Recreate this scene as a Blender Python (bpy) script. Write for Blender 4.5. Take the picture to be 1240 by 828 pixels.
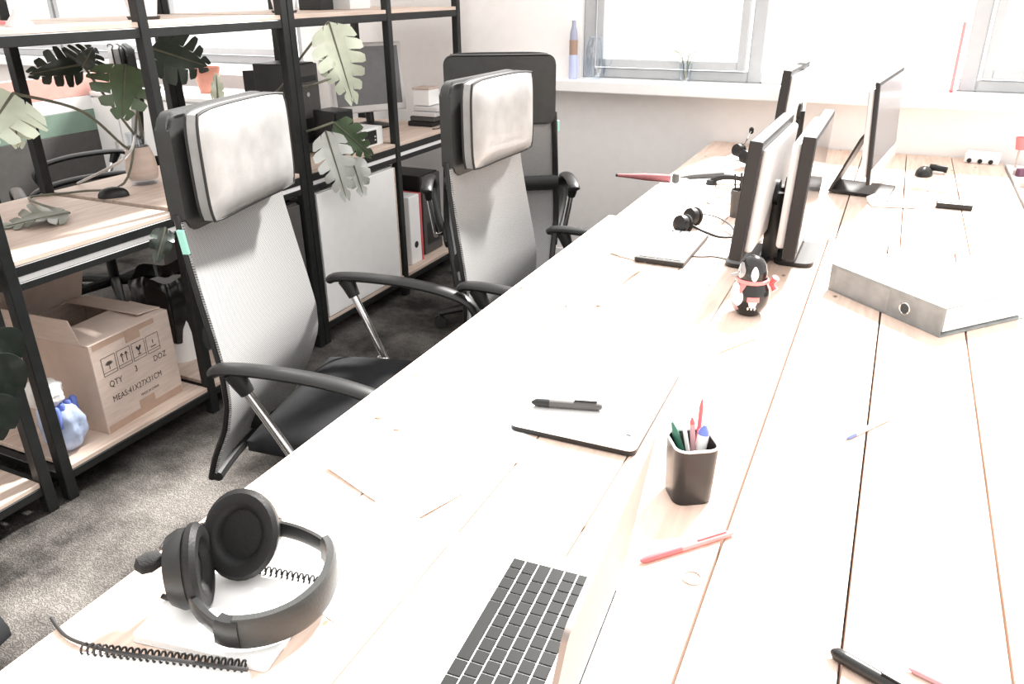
import bpy, bmesh, math, random
from mathutils import Vector, Matrix, Euler
random.seed(7)
R_ = math.radians
scene = bpy.context.scene
for o in list(bpy.data.objects): bpy.data.objects.remove(o)
COL = scene.collection

# ------------------------------------------------------------------ camera
FPX, YAW, PITCH, ROLL = 949.59, 0.444192, 0.424538, -0.0094569
CAM = Vector((0, 0, 1.44))
_cy, _sy, _cp, _sp = math.cos(YAW), math.sin(YAW), math.cos(PITCH), math.sin(PITCH)
FW = Vector((-_sy*_cp, _cy*_cp, -_sp)); _r = Vector((_cy, _sy, 0)); _u = _r.cross(FW)
RT = _r*math.cos(ROLL) + _u*math.sin(ROLL); UP = -_r*math.sin(ROLL) + _u*math.cos(ROLL)
cd = bpy.data.cameras.new('camera'); co = bpy.data.objects.new('camera', cd); COL.objects.link(co)
cd.sensor_fit = 'HORIZONTAL'; cd.sensor_width = 36; cd.lens = FPX/1240*36
cd.clip_start = .02; cd.clip_end = 200
co.matrix_world = Matrix(((RT.x, UP.x, -FW.x, CAM.x), (RT.y, UP.y, -FW.y, CAM.y), (RT.z, UP.z, -FW.z, CAM.z), (0, 0, 0, 1)))
scene.camera = co
# ------------------------------------------------------------------ light
w = bpy.data.worlds.new('sky'); scene.world = w; w.use_nodes = True
w.node_tree.nodes['Background'].inputs[0].default_value = (1.0, .985, .97, 1)
w.node_tree.nodes['Background'].inputs[1].default_value = 1.0
sd = bpy.data.lights.new('sun', 'SUN'); sd.energy = 9.0; sd.angle = R_(5); sd.color = (1, .97, .93)
so = bpy.data.objects.new('sun', sd); COL.objects.link(so)
so.rotation_euler = Vector((-.13, -math.cos(R_(45)), -math.sin(R_(45)))).to_track_quat('-Z', 'Y').to_euler()
so.location = (0, 9, 9)
vs = scene.view_settings
vs.view_transform = 'Standard'; vs.look = 'None'; vs.gamma = 1; vs.use_curve_mapping = False
vs.exposure = 1.3

def ray(px, py): return RT*((px-620)/FPX) - UP*((py-414)/FPX) + FW
def tz(px, py, z): r = ray(px, py); return CAM + r*((z-CAM.z)/r.z)      # on a level plane
def tx(px, py, X): r = ray(px, py); return CAM + r*(X/r.x)              # on the shelf-front plane
def ty(px, py, Y): r = ray(px, py); return CAM + r*(Y/r.y)              # on the far-wall plane
TT = 0.74                                                               # desk top height

# ------------------------------------------------------------------ materials
def nt(name):
    m = bpy.data.materials.new(name); m.use_nodes = True
    return m, m.node_tree, m.node_tree.nodes['Principled BSDF']
def mat(name, col, rough=.5, metal=0, spec=.5, var=0, scale=20, bump=0, bscale=200, stretch=(1, 1, 1), coat=0, alpha=1, trans=0):
    m, t, b = nt(name)
    b.inputs['Base Color'].default_value = (*col, 1); b.inputs['Roughness'].default_value = rough
    b.inputs['Metallic'].default_value = metal; b.inputs['Specular IOR Level'].default_value = spec
    b.inputs['Coat Weight'].default_value = coat; b.inputs['Alpha'].default_value = alpha
    b.inputs['Transmission Weight'].default_value = trans
    tc = t.nodes.new('ShaderNodeTexCoord'); mp = t.nodes.new('ShaderNodeMapping'); mp.inputs['Scale'].default_value = stretch
    t.links.new(tc.outputs['Object'], mp.inputs[0])
    n = t.nodes.new('ShaderNodeTexNoise'); n.inputs['Scale'].default_value = scale; n.inputs['Detail'].default_value = 4
    t.links.new(mp.outputs[0], n.inputs['Vector'])
    r = t.nodes.new('ShaderNodeValToRGB')
    v = max(var, .02)
    r.color_ramp.elements[0].position = .3; r.color_ramp.elements[1].position = .7
    r.color_ramp.elements[0].color = (*[c*(1-v) for c in col], 1); r.color_ramp.elements[1].color = (*[min(1, c*(1+v)) for c in col], 1)
    t.links.new(n.outputs['Fac'], r.inputs[0]); t.links.new(r.outputs[0], b.inputs['Base Color'])
    if bump:
        n2 = t.nodes.new('ShaderNodeTexNoise'); n2.inputs['Scale'].default_value = bscale
        t.links.new(mp.outputs[0], n2.inputs['Vector'])
        bp = t.nodes.new('ShaderNodeBump'); bp.inputs['Strength'].default_value = bump; bp.inputs['Distance'].default_value = .002
        t.links.new(n2.outputs['Fac'], bp.inputs['Height']); t.links.new(bp.outputs[0], b.inputs['Normal'])
    return m
def wood(name, c1, c2, knots=True):
    m, t, b = nt(name); L = t.links.new
    b.inputs['Roughness'].default_value = .55; b.inputs['Specular IOR Level'].default_value = .35
    tc = t.nodes.new('ShaderNodeTexCoord'); mp = t.nodes.new('ShaderNodeMapping'); mp.inputs['Scale'].default_value = (14, 1.1, 14)
    L(tc.outputs['Object'], mp.inputs[0])
    n = t.nodes.new('ShaderNodeTexNoise'); n.inputs['Scale'].default_value = 3; n.inputs['Detail'].default_value = 6; n.inputs['Distortion'].default_value = 1.2
    L(mp.outputs[0], n.inputs['Vector'])
    r = t.nodes.new('ShaderNodeValToRGB'); r.color_ramp.elements[0].position = .32; r.color_ramp.elements[1].position = .62
    r.color_ramp.elements[0].color = (*c1, 1); r.color_ramp.elements[1].color = (*c2, 1)
    L(n.outputs['Fac'], r.inputs[0]); out = r.outputs[0]
    if knots:
        mp2 = t.nodes.new('ShaderNodeMapping'); mp2.inputs['Scale'].default_value = (5.5, 3.2, 1); L(tc.outputs['Object'], mp2.inputs[0])
        v = t.nodes.new('ShaderNodeTexVoronoi'); v.inputs['Scale'].default_value = 1; v.voronoi_dimensions = '2D'; L(mp2.outputs[0], v.inputs['Vector'])
        r2 = t.nodes.new('ShaderNodeValToRGB'); r2.color_ramp.elements[0].position = .012; r2.color_ramp.elements[1].position = .04
        r2.color_ramp.elements[0].color = (1, 1, 1, 1); r2.color_ramp.elements[1].color = (0, 0, 0, 1)
        L(v.outputs['Distance'], r2.inputs[0])
        mx = t.nodes.new('ShaderNodeMix'); mx.data_type = 'RGBA'; mx.inputs[7].default_value = (.22, .12, .08, 1)
        L(r2.outputs[0], mx.inputs[0]); L(out, mx.inputs[6]); out = mx.outputs[2]
    L(out, b.inputs['Base Color'])
    bp = t.nodes.new('ShaderNodeBump'); bp.inputs['Strength'].default_value = .12; bp.inputs['Distance'].default_value = .001
    L(n.outputs['Fac'], bp.inputs['Height']); L(bp.outputs[0], b.inputs['Normal'])
    return m
def meshfab(name, c1, c2, sc):
    m, t, b = nt(name); L = t.links.new
    b.inputs['Roughness'].default_value = .5
    tc = t.nodes.new('ShaderNodeTexCoord')
    mp = t.nodes.new('ShaderNodeMapping'); mp.inputs['Rotation'].default_value = (R_(45), 0, 0); L(tc.outputs['Object'], mp.inputs[0])
    ws = []
    for d in ('Y', 'Z'):
        wv = t.nodes.new('ShaderNodeTexWave'); wv.bands_direction = d; wv.inputs['Scale'].default_value = sc; L(mp.outputs[0], wv.inputs['Vector']); ws.append(wv)
    mu = t.nodes.new('ShaderNodeMath'); mu.operation = 'MULTIPLY'; L(ws[0].outputs['Fac'], mu.inputs[0]); L(ws[1].outputs['Fac'], mu.inputs[1])
    r = t.nodes.new('ShaderNodeValToRGB'); r.color_ramp.elements[0].position = .15; r.color_ramp.elements[1].position = .5
    r.color_ramp.elements[0].color = (*c2, 1); r.color_ramp.elements[1].color = (*c1, 1)
    L(mu.outputs[0], r.inputs[0]); L(r.outputs[0], b.inputs['Base Color'])
    bp = t.nodes.new('ShaderNodeBump'); bp.inputs['Strength'].default_value = .4; bp.inputs['Distance'].default_value = .001
    L(mu.outputs[0], bp.inputs['Height']); bp.invert = True; L(bp.outputs[0], b.inputs['Normal'])
    return m
def glassmat(name, tint=(1, 1, 1), gl=.08):
    m, t, b = nt(name); L = t.links.new; t.nodes.remove(b)
    tr = t.nodes.new('ShaderNodeBsdfTransparent'); tr.inputs[0].default_value = (*tint, 1)
    g = t.nodes.new('ShaderNodeBsdfGlossy'); g.inputs['Roughness'].default_value = .05
    mx = t.nodes.new('ShaderNodeMixShader'); mx.inputs[0].default_value = gl; L(tr.outputs[0], mx.inputs[1]); L(g.outputs[0], mx.inputs[2])
    L(mx.outputs[0], t.nodes['Material Output'].inputs[0]); return m
def carpet():
    m, t, b = nt('grey_carpet'); L = t.links.new
    b.inputs['Roughness'].default_value = .95; b.inputs['Specular IOR Level'].default_value = .1
    tc = t.nodes.new('ShaderNodeTexCoord')
    n = t.nodes.new('ShaderNodeTexNoise'); n.inputs['Scale'].default_value = 2.4; n.inputs['Detail'].default_value = 9; n.inputs['Roughness'].default_value = .62
    L(tc.outputs['Object'], n.inputs['Vector'])
    r = t.nodes.new('ShaderNodeValToRGB'); r.color_ramp.elements[0].position = .40; r.color_ramp.elements[1].position = .62
    r.color_ramp.elements[0].color = (.028, .0255, .0235, 1); r.color_ramp.elements[1].color = (.175, .162, .150, 1)
    L(n.outputs['Fac'], r.inputs[0])
    wv = t.nodes.new('ShaderNodeTexWave'); wv.bands_direction = 'Y'; wv.inputs['Scale'].default_value = 30; wv.inputs['Distortion'].default_value = 14; wv.inputs['Detail'].default_value = 4; wv.inputs['Detail Scale'].default_value = 2.5
    L(tc.outputs['Object'], wv.inputs['Vector'])
    mx = t.nodes.new('ShaderNodeMix'); mx.data_type = 'RGBA'; mx.blend_type = 'MULTIPLY'; mx.inputs[0].default_value = .45
    L(r.outputs[0], mx.inputs[6]); L(wv.outputs['Color'], mx.inputs[7]); L(mx.outputs[2], b.inputs['Base Color'])
    bp = t.nodes.new('ShaderNodeBump'); bp.inputs['Strength'].default_value = .5; bp.inputs['Distance'].default_value = .004
    L(wv.outputs['Fac'], bp.inputs['Height']); L(bp.outputs[0], b.inputs['Normal'])
    return m
def leafmat(name, c1, c2, rough=.35):
    m = mat(name, c1, rough, var=.2, scale=9); t = m.node_tree
    b = t.nodes['Principled BSDF']; b.inputs['Subsurface Weight'].default_value = 0
    return m

M = {}
M['wood'] = wood('pale_wood', (.58, .43, .345), (.70, .55, .46))
M['shelfwood'] = wood('shelf_wood', (.50, .385, .32), (.63, .51, .43), False)
M['wall'] = mat('white_wall', (.84, .81, .79), .85, spec=.2, var=.02, bump=.05, bscale=80)
M['white'] = mat('white_paint', (.84, .83, .82), .45, var=.02)
M['steel'] = mat('black_steel', (.012, .013, .013), .42, spec=.28, var=.2, bump=.06)
M['upvc'] = mat('grey_window_frame', (.40, .41, .42), .45, var=.04)
M['carpet'] = carpet()
M['glass'] = glassmat('window_glass')
M['blackplastic'] = mat('black_plastic', (.012, .0125, .0125), .38, spec=.35, var=.15, bump=.05, bscale=400)
M['leather'] = mat('sheen_leather', (.24, .24, .237), .38, spec=.8, var=.12, bump=.18, bscale=350, coat=.25)  # black leather, its reflected sheen put into the base as grey
M['leatherback'] = mat('grey_leather', (.03, .031, .03), .5, spec=.35, var=.12, bump=.2, bscale=350)
M['mesh'] = meshfab('chair_mesh', (.045, .045, .045), (.30, .30, .297), 75)
M['seat'] = mat('black_seat_fabric', (.009, .0095, .0105), .9, spec=.2, var=.2, bump=.3, bscale=700)
M['chrome'] = mat('chrome', (.75, .75, .76), .15, 1)
M['alu'] = mat('aluminium', (.72, .71, .70), .38, .75, var=.02)
M['lidgrey'] = mat('shaded_lid', (.20, .17, .155), .5, .1, var=.03)  # silver lid; the shade on its back is put into this colour
M['paper'] = mat('white_paper', (.88, .875, .86), .8, var=.01, bump=.02)
M['keys'] = mat('black_keys', (.012, .0125, .0125), .4, spec=.22, var=.1)
M['silver'] = mat('silver_laptop_lid', (.74, .73, .72), .4, .3, var=.02)
M['darkedge'] = mat('dark_grey_edge', (.020, .019, .019), .45, spec=.25, var=.05)
M['rubber'] = mat('black_rubber', (.012, .012, .012), .7, var=.1)
M['pad'] = mat('black_ear_pad', (.008, .008, .008), .55, spec=.25, var=.1, bump=.2, bscale=300)
M['foam'] = mat('black_foam', (.012, .012, .012), .95, var=.2, bump=.6, bscale=500)
M['binder'] = mat('grey_binder_card', (.20, .215, .215), .5, var=.18, scale=30, bump=.15, bscale=60)
M['penguinblack'] = mat('glossy_black_paint', (.010, .010, .010), .22, spec=.35, var=.05, coat=.25)
M['penguinwhite'] = mat('glossy_white_paint', (.8, .79, .78), .15, var=.02, coat=.8)
M['greypaint'] = mat('glossy_grey_paint', (.30, .30, .30), .15, var=.03, coat=.8)
M['pink'] = mat('pink_paint', (.78, .22, .22), .3, var=.05)
M['red'] = mat('red_plastic', (.62, .10, .11), .3, var=.05)
M['mauve'] = mat('mauve_plastic', (.42, .24, .26), .4, var=.05)
M['green'] = mat('green_plastic', (.03, .13, .085), .35, var=.05)
M['blue'] = mat('blue_plastic', (.12, .17, .48), .35, var=.1)
M['cyan'] = mat('cyan_ink', (.16, .47, .68), .6, var=.1)
M['brownink'] = mat('brown_ink', (.30, .16, .10), .7, var=.2)
M['mint'] = mat('mint_tape', (.35, .72, .62), .5, var=.05)
M['pencil'] = mat('bare_pencil', (.55, .27, .16), .6, var=.05)
M['whiteplastic'] = mat('white_plastic', (.82, .82, .81), .35, var=.02)
M['clear'] = glassmat('clear_plastic', (.93, .95, .97))
M['screen'] = mat('dark_screen', (.05, .05, .052), .12, var=.03)
M['greyscreen'] = mat('grey_screen', (.13, .13, .135), .25, var=.1)
M['greyplastic'] = mat('light_grey_plastic', (.62, .605, .60), .4, var=.03)
M['card'] = mat('cardboard', (.56, .455, .395), .8, spec=.2, var=.08, scale=14, bump=.1, bscale=60, stretch=(1, 1, 6))
M['tape'] = mat('brown_packing_tape', (.42, .29, .22), .35, var=.06)
M['ink'] = mat('black_print', (.05, .04, .035), .8, var=.1)
M['terracotta'] = mat('terracotta', (.60, .27, .20), .7, var=.08)
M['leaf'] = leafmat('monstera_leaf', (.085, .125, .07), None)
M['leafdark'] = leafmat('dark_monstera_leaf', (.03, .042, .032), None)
M['leaflight'] = leafmat('pale_lit_leaf', (.58, .63, .50), None)  # bright light on the hanging leaf is put into this pale colour
M['leafgrey'] = leafmat('grey_monstera_leaf', (.50, .52, .49), None)  # greyer and lighter than the green leaf
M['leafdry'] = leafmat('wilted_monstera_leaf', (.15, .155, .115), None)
M['stem'] = mat('plant_stem', (.12, .12, .085), .5, var=.2)
M['bagblack'] = mat('black_bin_bag', (.008, .008, .008), .18, var=.2, bump=.5, bscale=25)
M['bagblue'] = mat('blue_plastic_bag', (.42, .50, .68), .25, var=.35, scale=14, bump=.6, bscale=22)
M['bagwhite'] = mat('white_plastic_bag', (.80, .785, .77), .3, var=.04, bump=.5, bscale=18)
M['darkgrey'] = mat('dark_grey_board', (.07, .066, .063), .7, var=.1)
M['greenpanel'] = mat('green_panel', (.17, .25, .20), .6, var=.06)
M['pinkpanel'] = mat('pink_panel', (.66, .36, .31), .6, var=.06)
M['soil'] = mat('soil', (.05, .035, .025), .9, var=.3, bump=.6, bscale=90)

# ------------------------------------------------------------------ mesh helpers
def bx(bm, lo, hi, bev=0, seg=1, mtx=None):
    g = bmesh.ops.create_cube(bm, size=1)['verts']
    s = [hi[i]-lo[i] for i in range(3)]; c = [(hi[i]+lo[i])/2 for i in range(3)]
    for v in g: v.co = Vector((v.co.x*s[0]+c[0], v.co.y*s[1]+c[1], v.co.z*s[2]+c[2]))
    if bev:
        es = {e for v in g for e in v.link_edges}
        r = bmesh.ops.bevel(bm, geom=list(es), offset=bev, segments=seg, affect='EDGES', profile=.5)
        g = list({v for f in r['faces'] for v in f.verts} | {v for v in g if v.is_valid})
    if mtx is not None:
        for v in g: v.co = mtx @ v.co
    return bm
def box(lo, hi, bev=0, seg=1, mtx=None): return bx(bmesh.new(), lo, hi, bev, seg, mtx)
def frame_of(d):
    d = d.normalized(); a = Vector((0, 0, 1)) if abs(d.z) < .95 else Vector((1, 0, 0))
    x = a.cross(d).normalized(); return x, d.cross(x)
def tube(bm, pts, rad, n=10, closed=False, flat=None, up=None):
    """swept tube; rad a number or list; flat=(a,b) ellipse factors"""
    pts = [Vector(p) for p in pts]; N = len(pts)
    rads = rad if isinstance(rad, (list, tuple)) else [rad]*N
    rings = []; px = None
    for i, p in enumerate(pts):
        if closed: d = pts[(i+1) % N]-pts[i-1]
        else: d = pts[min(i+1, N-1)]-pts[max(i-1, 0)]
        d.normalize()
        if up is not None: x = Vector(up).cross(d).normalized()
        elif px is None: x, _ = frame_of(d)
        else: x = (px-d*px.dot(d)).normalized()
        px = x; y = d.cross(x)
        fa, fb = flat or (1, 1)
        rings.append([bm.verts.new(p+(x*math.cos(2*math.pi*k/n)*fa+y*math.sin(2*math.pi*k/n)*fb)*rads[i]) for k in range(n)])
    for i in range(N if closed else N-1):
        a, b = rings[i], rings[(i+1) % N]
        for k in range(n): bm.faces.new((a[k], a[(k+1) % n], b[(k+1) % n], b[k]))
    if not closed:
        bm.faces.new(rings[0][::-1]); bm.faces.new(rings[-1])
    return bm
def spl(pts, k=6):
    """catmull-rom through points"""
    P = [Vector(p) for p in pts]; out = []
    for i in range(len(P)-1):
        p0 = P[max(i-1, 0)]; p1 = P[i]; p2 = P[i+1]; p3 = P[min(i+2, len(P)-1)]
        for j in range(k):
            t = j/k
            out.append(.5*((2*p1)+(p2-p0)*t+(2*p0-5*p1+4*p2-p3)*t*t+(3*p1-p0-3*p2+p3)*t**3))
    out.append(P[-1]); return out
def lathe(bm, prof, n=28, ctr=(0, 0, 0), mtx=None, cap=True):
    rings = []
    for r, z in prof:
        rr = max(r, 1e-4)
        rings.append([bm.verts.new((ctr[0]+rr*math.cos(2*math.pi*k/n), ctr[1]+rr*math.sin(2*math.pi*k/n), ctr[2]+z)) for k in range(n)])
    for a, b in zip(rings, rings[1:]):
        for k in range(n): bm.faces.new((a[k], a[(k+1) % n], b[(k+1) % n], b[k]))
    if cap:
        bm.faces.new(rings[0][::-1]); bm.faces.new(rings[-1])
    if mtx is not None:
        for rg in rings:
            for v in rg: v.co = mtx @ v.co
    return bm
def prism(bm, poly, z0, z1, bev=0):
    a = [bm.verts.new((x, y, z0)) for x, y in poly]; b = [bm.verts.new((x, y, z1)) for x, y in poly]; n = len(poly)
    bm.faces.new(a[::-1]); bm.faces.new(b)
    for k in range(n): bm.faces.new((a[k], a[(k+1) % n], b[(k+1) % n], b[k]))
    return bm
def rrect(w, d, r, k=4, cx=0, cy=0):
    out = []
    for sx, sy, a0 in ((1, 1, 0), (-1, 1, 90), (-1, -1, 180), (1, -1, 270)):
        for i in range(k+1):
            a = R_(a0+90*i/k); out.append((cx+sx*(w/2-r)+r*math.cos(a), cy+sy*(d/2-r)+r*math.sin(a)))
    return out
def grid(bm, fn, nu, nv, thick=0):
    V = [[bm.verts.new(fn(i/nu, j/nv)) for j in range(nv+1)] for i in range(nu+1)]
    fs = [bm.faces.new((V[i][j], V[i+1][j], V[i+1][j+1], V[i][j+1])) for i in range(nu) for j in range(nv)]
    if thick:
        bm.normal_update(); bmesh.ops.solidify(bm, geom=fs, thickness=thick)
    return bm
def link(name, me, m, parent=None, smooth=False, loc=None, rot=None):
    o = bpy.data.objects.new(name, me); COL.objects.link(o)
    if m is not None and not me.materials: me.materials.append(M[m] if isinstance(m, str) else m)
    if parent is not None: o.parent = parent
    if loc is not None: o.location = loc
    if rot is not None: o.rotation_euler = rot
    return o
def obj(name, bm, m, parent=None, smooth=False, loc=None, rot=None, ang=40):
    bmesh.ops.recalc_face_normals(bm, faces=bm.faces)
    me = bpy.data.meshes.new(name); bm.to_mesh(me); bm.free()
    if smooth:
        for p in me.polygons: p.use_smooth = True
        me.set_sharp_from_angle(angle=R_(ang))
    return link(name, me, m, parent, False, loc, rot)
def tag(o, label, cat, group=None):
    o['label'] = label; o['category'] = cat
    if group: o['group'] = group
    return o
def thing(name, label, cat, loc=(0, 0, 0), rotz=0, group=None):
    o = bpy.data.objects.new(name, None); COL.objects.link(o); o.empty_display_size = .05
    o.location = loc; o.rotation_euler = (0, 0, rotz)
    return tag(o, label, cat, group)
def struct(o): o['kind'] = 'structure'; return o
def copy_tree(o, parent=None):
    c = o.copy(); COL.objects.link(c); c.parent = parent
    for ch in list(o.children): copy_tree(ch, c)
    return c
def text(name, s, size, m, parent, loc, rot, depth=.0003, align='LEFT', sx=1):
    cu = bpy.data.curves.new(name, 'FONT'); cu.body = s; cu.size = size; cu.extrude = depth; cu.align_x = align; cu.space_character = 1.05
    t = bpy.data.objects.new(name, cu); COL.objects.link(t); bpy.context.view_layer.update()
    me = bpy.data.meshes.new_from_object(t.evaluated_get(bpy.context.evaluated_depsgraph_get())); bpy.data.objects.remove(t)
    o = link(name, me, m, parent, loc=loc, rot=rot); o.scale = (sx, 1, 1); return o
def look(ax_x, ax_z):
    """rotation matrix from local x and approximate z axis"""
    x = Vector(ax_x).normalized(); z = Vector(ax_z); z = (z-x*z.dot(x)).normalized(); y = z.cross(x)
    return Matrix((x, y, z)).transposed()

# ================================================================== THE ROOM
WY = 4.0
struct(obj('floor', box((-9, -2.2, -.05), (4, WY+.2, 0)), 'carpet'))
bm = bmesh.new()
SILLZ = 1.0
bx(bm, (-9, WY, 0), (4, WY+.18, SILLZ))
bx(bm, (-3.28, WY, SILLZ), (-1.50, WY+.18, 2.9))
bx(bm, (2.2, WY, SILLZ), (4, WY+.18, 2.9))
bx(bm, (-9, WY, SILLZ), (-6.2, WY+.18, 2.9))
struct(obj('wall_far', bm, 'wall'))
struct(obj('wall_left', box((-7.2, -2.0, 0), (-7.0, WY, 2.9)), 'wall'))
M['backwall'] = mat('grey_back_wall', (.30, .29, .285), .85, spec=.2, var=.03)
struct(obj('wall_back', box((-7.2, -2.2, 0), (4, -2.0, 3.6)), 'backwall'))
struct(obj('trim_1', box((-1.95, WY-.13, .955), (2.4, WY+.10, 1.012), .006, 2), 'white'))
struct(obj('trim_2', box((-6.3, WY-.10, .955), (-3.2, WY+.10, 1.012), .006, 2), 'white'))
struct(obj('baseboard_far', box((-7, WY-.015, 0), (4, WY, .09), .004), 'white'))
def window(n, x0, x1, head, mull):
    r = bpy.data.objects.new('window_%d' % n, None); COL.objects.link(r); r.location = ((x0+x1)/2, WY+.07, SILLZ+.012); struct(r)
    W = (x1-x0)/2; H = head-SILLZ-.012; t = .065
    obj('frame', box((-W, -.03, 0), (-W+t, .04, H), .006), 'upvc', r)
    obj('frame', box((W-t, -.03, 0), (W, .04, H), .006), 'upvc', r)
    obj('frame', box((-W+t, -.03, 0), (W-t, .04, .05), .006), 'upvc', r)
    obj('frame', box((-W+t, -.03, H-t), (W-t, .04, H), .006), 'upvc', r)
    xs = [-W+t]+list(mull)+[W-t]
    for mx_ in mull: obj('mullion', box((mx_-.03, -.03, .05), (mx_+.03, .04, H-t), .006), 'upvc', r)
    for a, b in zip(xs, xs[1:]):
        # opening sash with its own thin frame and pane
        s = obj('sash', box((a+.012, -.055, .055), (a+.05, -.02, H-t-.01), .004), 'upvc', r)
        obj('sash', box((b-.05, -.055, .055), (b-.012, -.02, H-t-.01), .004), 'upvc', r)
        obj('sash', box((a+.05, -.055, .055), (b-.05, -.02, .095), .004), 'upvc', r)
        obj('pane', box((a+.03, -.004, .06), (b-.03, .004, H-t)), 'glass', r)
    return r
window(1, -1.50, -.60, 1.6, [])
window(2, .235, 2.2, 1.6, [.2])
fx = bpy.data.objects.new('window_4', None); COL.objects.link(fx); fx.location = (-.18, WY+.07, SILLZ+.012); struct(fx)
obj('frame', box((-.42, -.03, 0), (.415, .04, .05), .006), 'white', fx); obj('frame', box((-.42, -.03, .54), (.415, .04, .588), .006), 'white', fx); obj('pane', box((-.41, -.004, .05), (.405, .004, .54)), 'glass', fx)
window(3, -6.2, -3.28, 1.6, [-.7, .4])

# ================================================================== DESKS
def desk(name, label, xs, y0, y1, gap, legs, rot=0):
    cx = (xs[0]+xs[-1])/2
    d = thing(name, label, 'desk', (cx, y0, 0), rot)
    for a, b in zip(xs, xs[1:]):
        g0 = 0 if a == xs[0] else gap/2; g1 = 0 if b == xs[-1] else gap/2
        p = obj('plank', box((a-cx+g0, 0, TT-.028), (b-cx-g1, y1-y0, TT), .0012, 1), 'wood', d)
    L = y1-y0; w0, w1 = xs[0]-cx, xs[-1]-cx
    for x in legs:
        for y in (.12, L-.06):
            obj('leg', box((x-cx-.02, y-.02, 0), (x-cx+.02, y+.02, TT-.068), .003), 'steel', d)
    obj('rail', box((w0+.14, .10, TT-.066), (w1-.08, .14, TT-.0285), .003), 'steel', d)
    obj('rail', box((w0+.30, L-.08, TT-.066), (w1-.08, L-.04, TT-.0285), .003), 'steel', d)
    return d
desk('wooden_desk', 'pale plank desk with closed and open laptops and a headset on it', [-.81, -.635, -.457, -.30, -.117], -.45, 2.470, .0022, (-.43, -.18))
desk('wooden_desk', 'pale plank desk with a grey lever arch binder lying on it', [-.113, .05, .224, .43], -.45, 2.470, .0038, (-.05, .35))
desk('wooden_desk', 'pale plank desk under the window sill, on the side of the mesh chairs', [-.785, -.61, -.44, -.28, -.098], 2.474, 3.985, .0022, (-.55, -.16), )
desk('wooden_desk', 'pale plank desk under the window sill, with the wide dark-screened computer on it', [-.094, .082, .262, .452], 2.474, 3.985, .0035, (-.03, .38))
sd_ = thing('white_side_table', 'plain white side table beside the wooden desks, below the window', 'table', (.80, 3.1, 0))
obj('table_top', box((-.33, -1.2, .70), (.33, .86, .73), .004, 2), 'white', sd_)
for x in (-.28, .28):
    for y in (-1.1, .8): obj('leg', box((x-.02, y-.02, 0), (x+.02, y+.02, .70), .003), 'white', sd_)

# ================================================================== SHELVING
XF, XB = -2.107, -2.745
PW = .034
def shelving(y0, y1, ym, label):
    u = thing('shelving_unit', label, 'shelf', (XF, y0, 0), 0, None)
    L = y1-y0; m_ = ym-y0; D = XF-XB
    for x in (0, -D):
        for y in (0, m_-PW/2, L-PW):
            obj('post', box((x-PW, y, 0), (x, y+PW, 2.02), .002), 'steel', u)
    def rails(z0, z1, front=True):
        for x in (0, -D):
            for a, b in ((PW, m_-PW/2), (m_+PW/2, L-PW)):
                obj('rail', box((x-PW+.003, a, z0), (x-.003, b, z1), .002), 'steel', u)
        for y in (.003, m_-PW/2+.003, L-PW+.003):
            obj('cross_rail', box((-D, y, z0), (-PW, y+PW-.006, z1), .002), 'steel', u)
    def boards(z, n=2):
        for a, b in ((PW+.001, m_-PW/2-.001), (m_+PW/2+.001, L-PW-.001)):
            w = (D+PW-.012)/n
            for i in range(n):
                obj('shelf_board', box((-D-PW+.008+i*w, a, z), (-D-PW+.008+(i+1)*w-.0015, b, z+.016), .0015), 'shelfwood', u)
    rails(.066, .094); boards(.0942)
    rails(.682, .704); rails(.722, .752); boards(.7522)
    for a, b in ((PW, m_-PW/2), (m_+PW/2, L-PW)):
        obj('white_strip', box((-PW+.008, a+.002, .7042), (-.007, b-.002, .7218), .001), 'white', u)
    rails(1.308, 1.338); boards(1.3382)
    rails(1.985, 2.013); boards(2.0135)
    return u
shelving(1.232, 2.508, 1.848, 'black steel shelving unit holding the cardboard carton and bin bag')
shelving(2.512, 3.845, 3.19, 'black steel shelving unit with the old monitor, beside the window wall')
shelving(-.08, 1.196, .54, 'black steel shelving unit beside the carton shelf, with a potted rubber plant on it')

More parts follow.
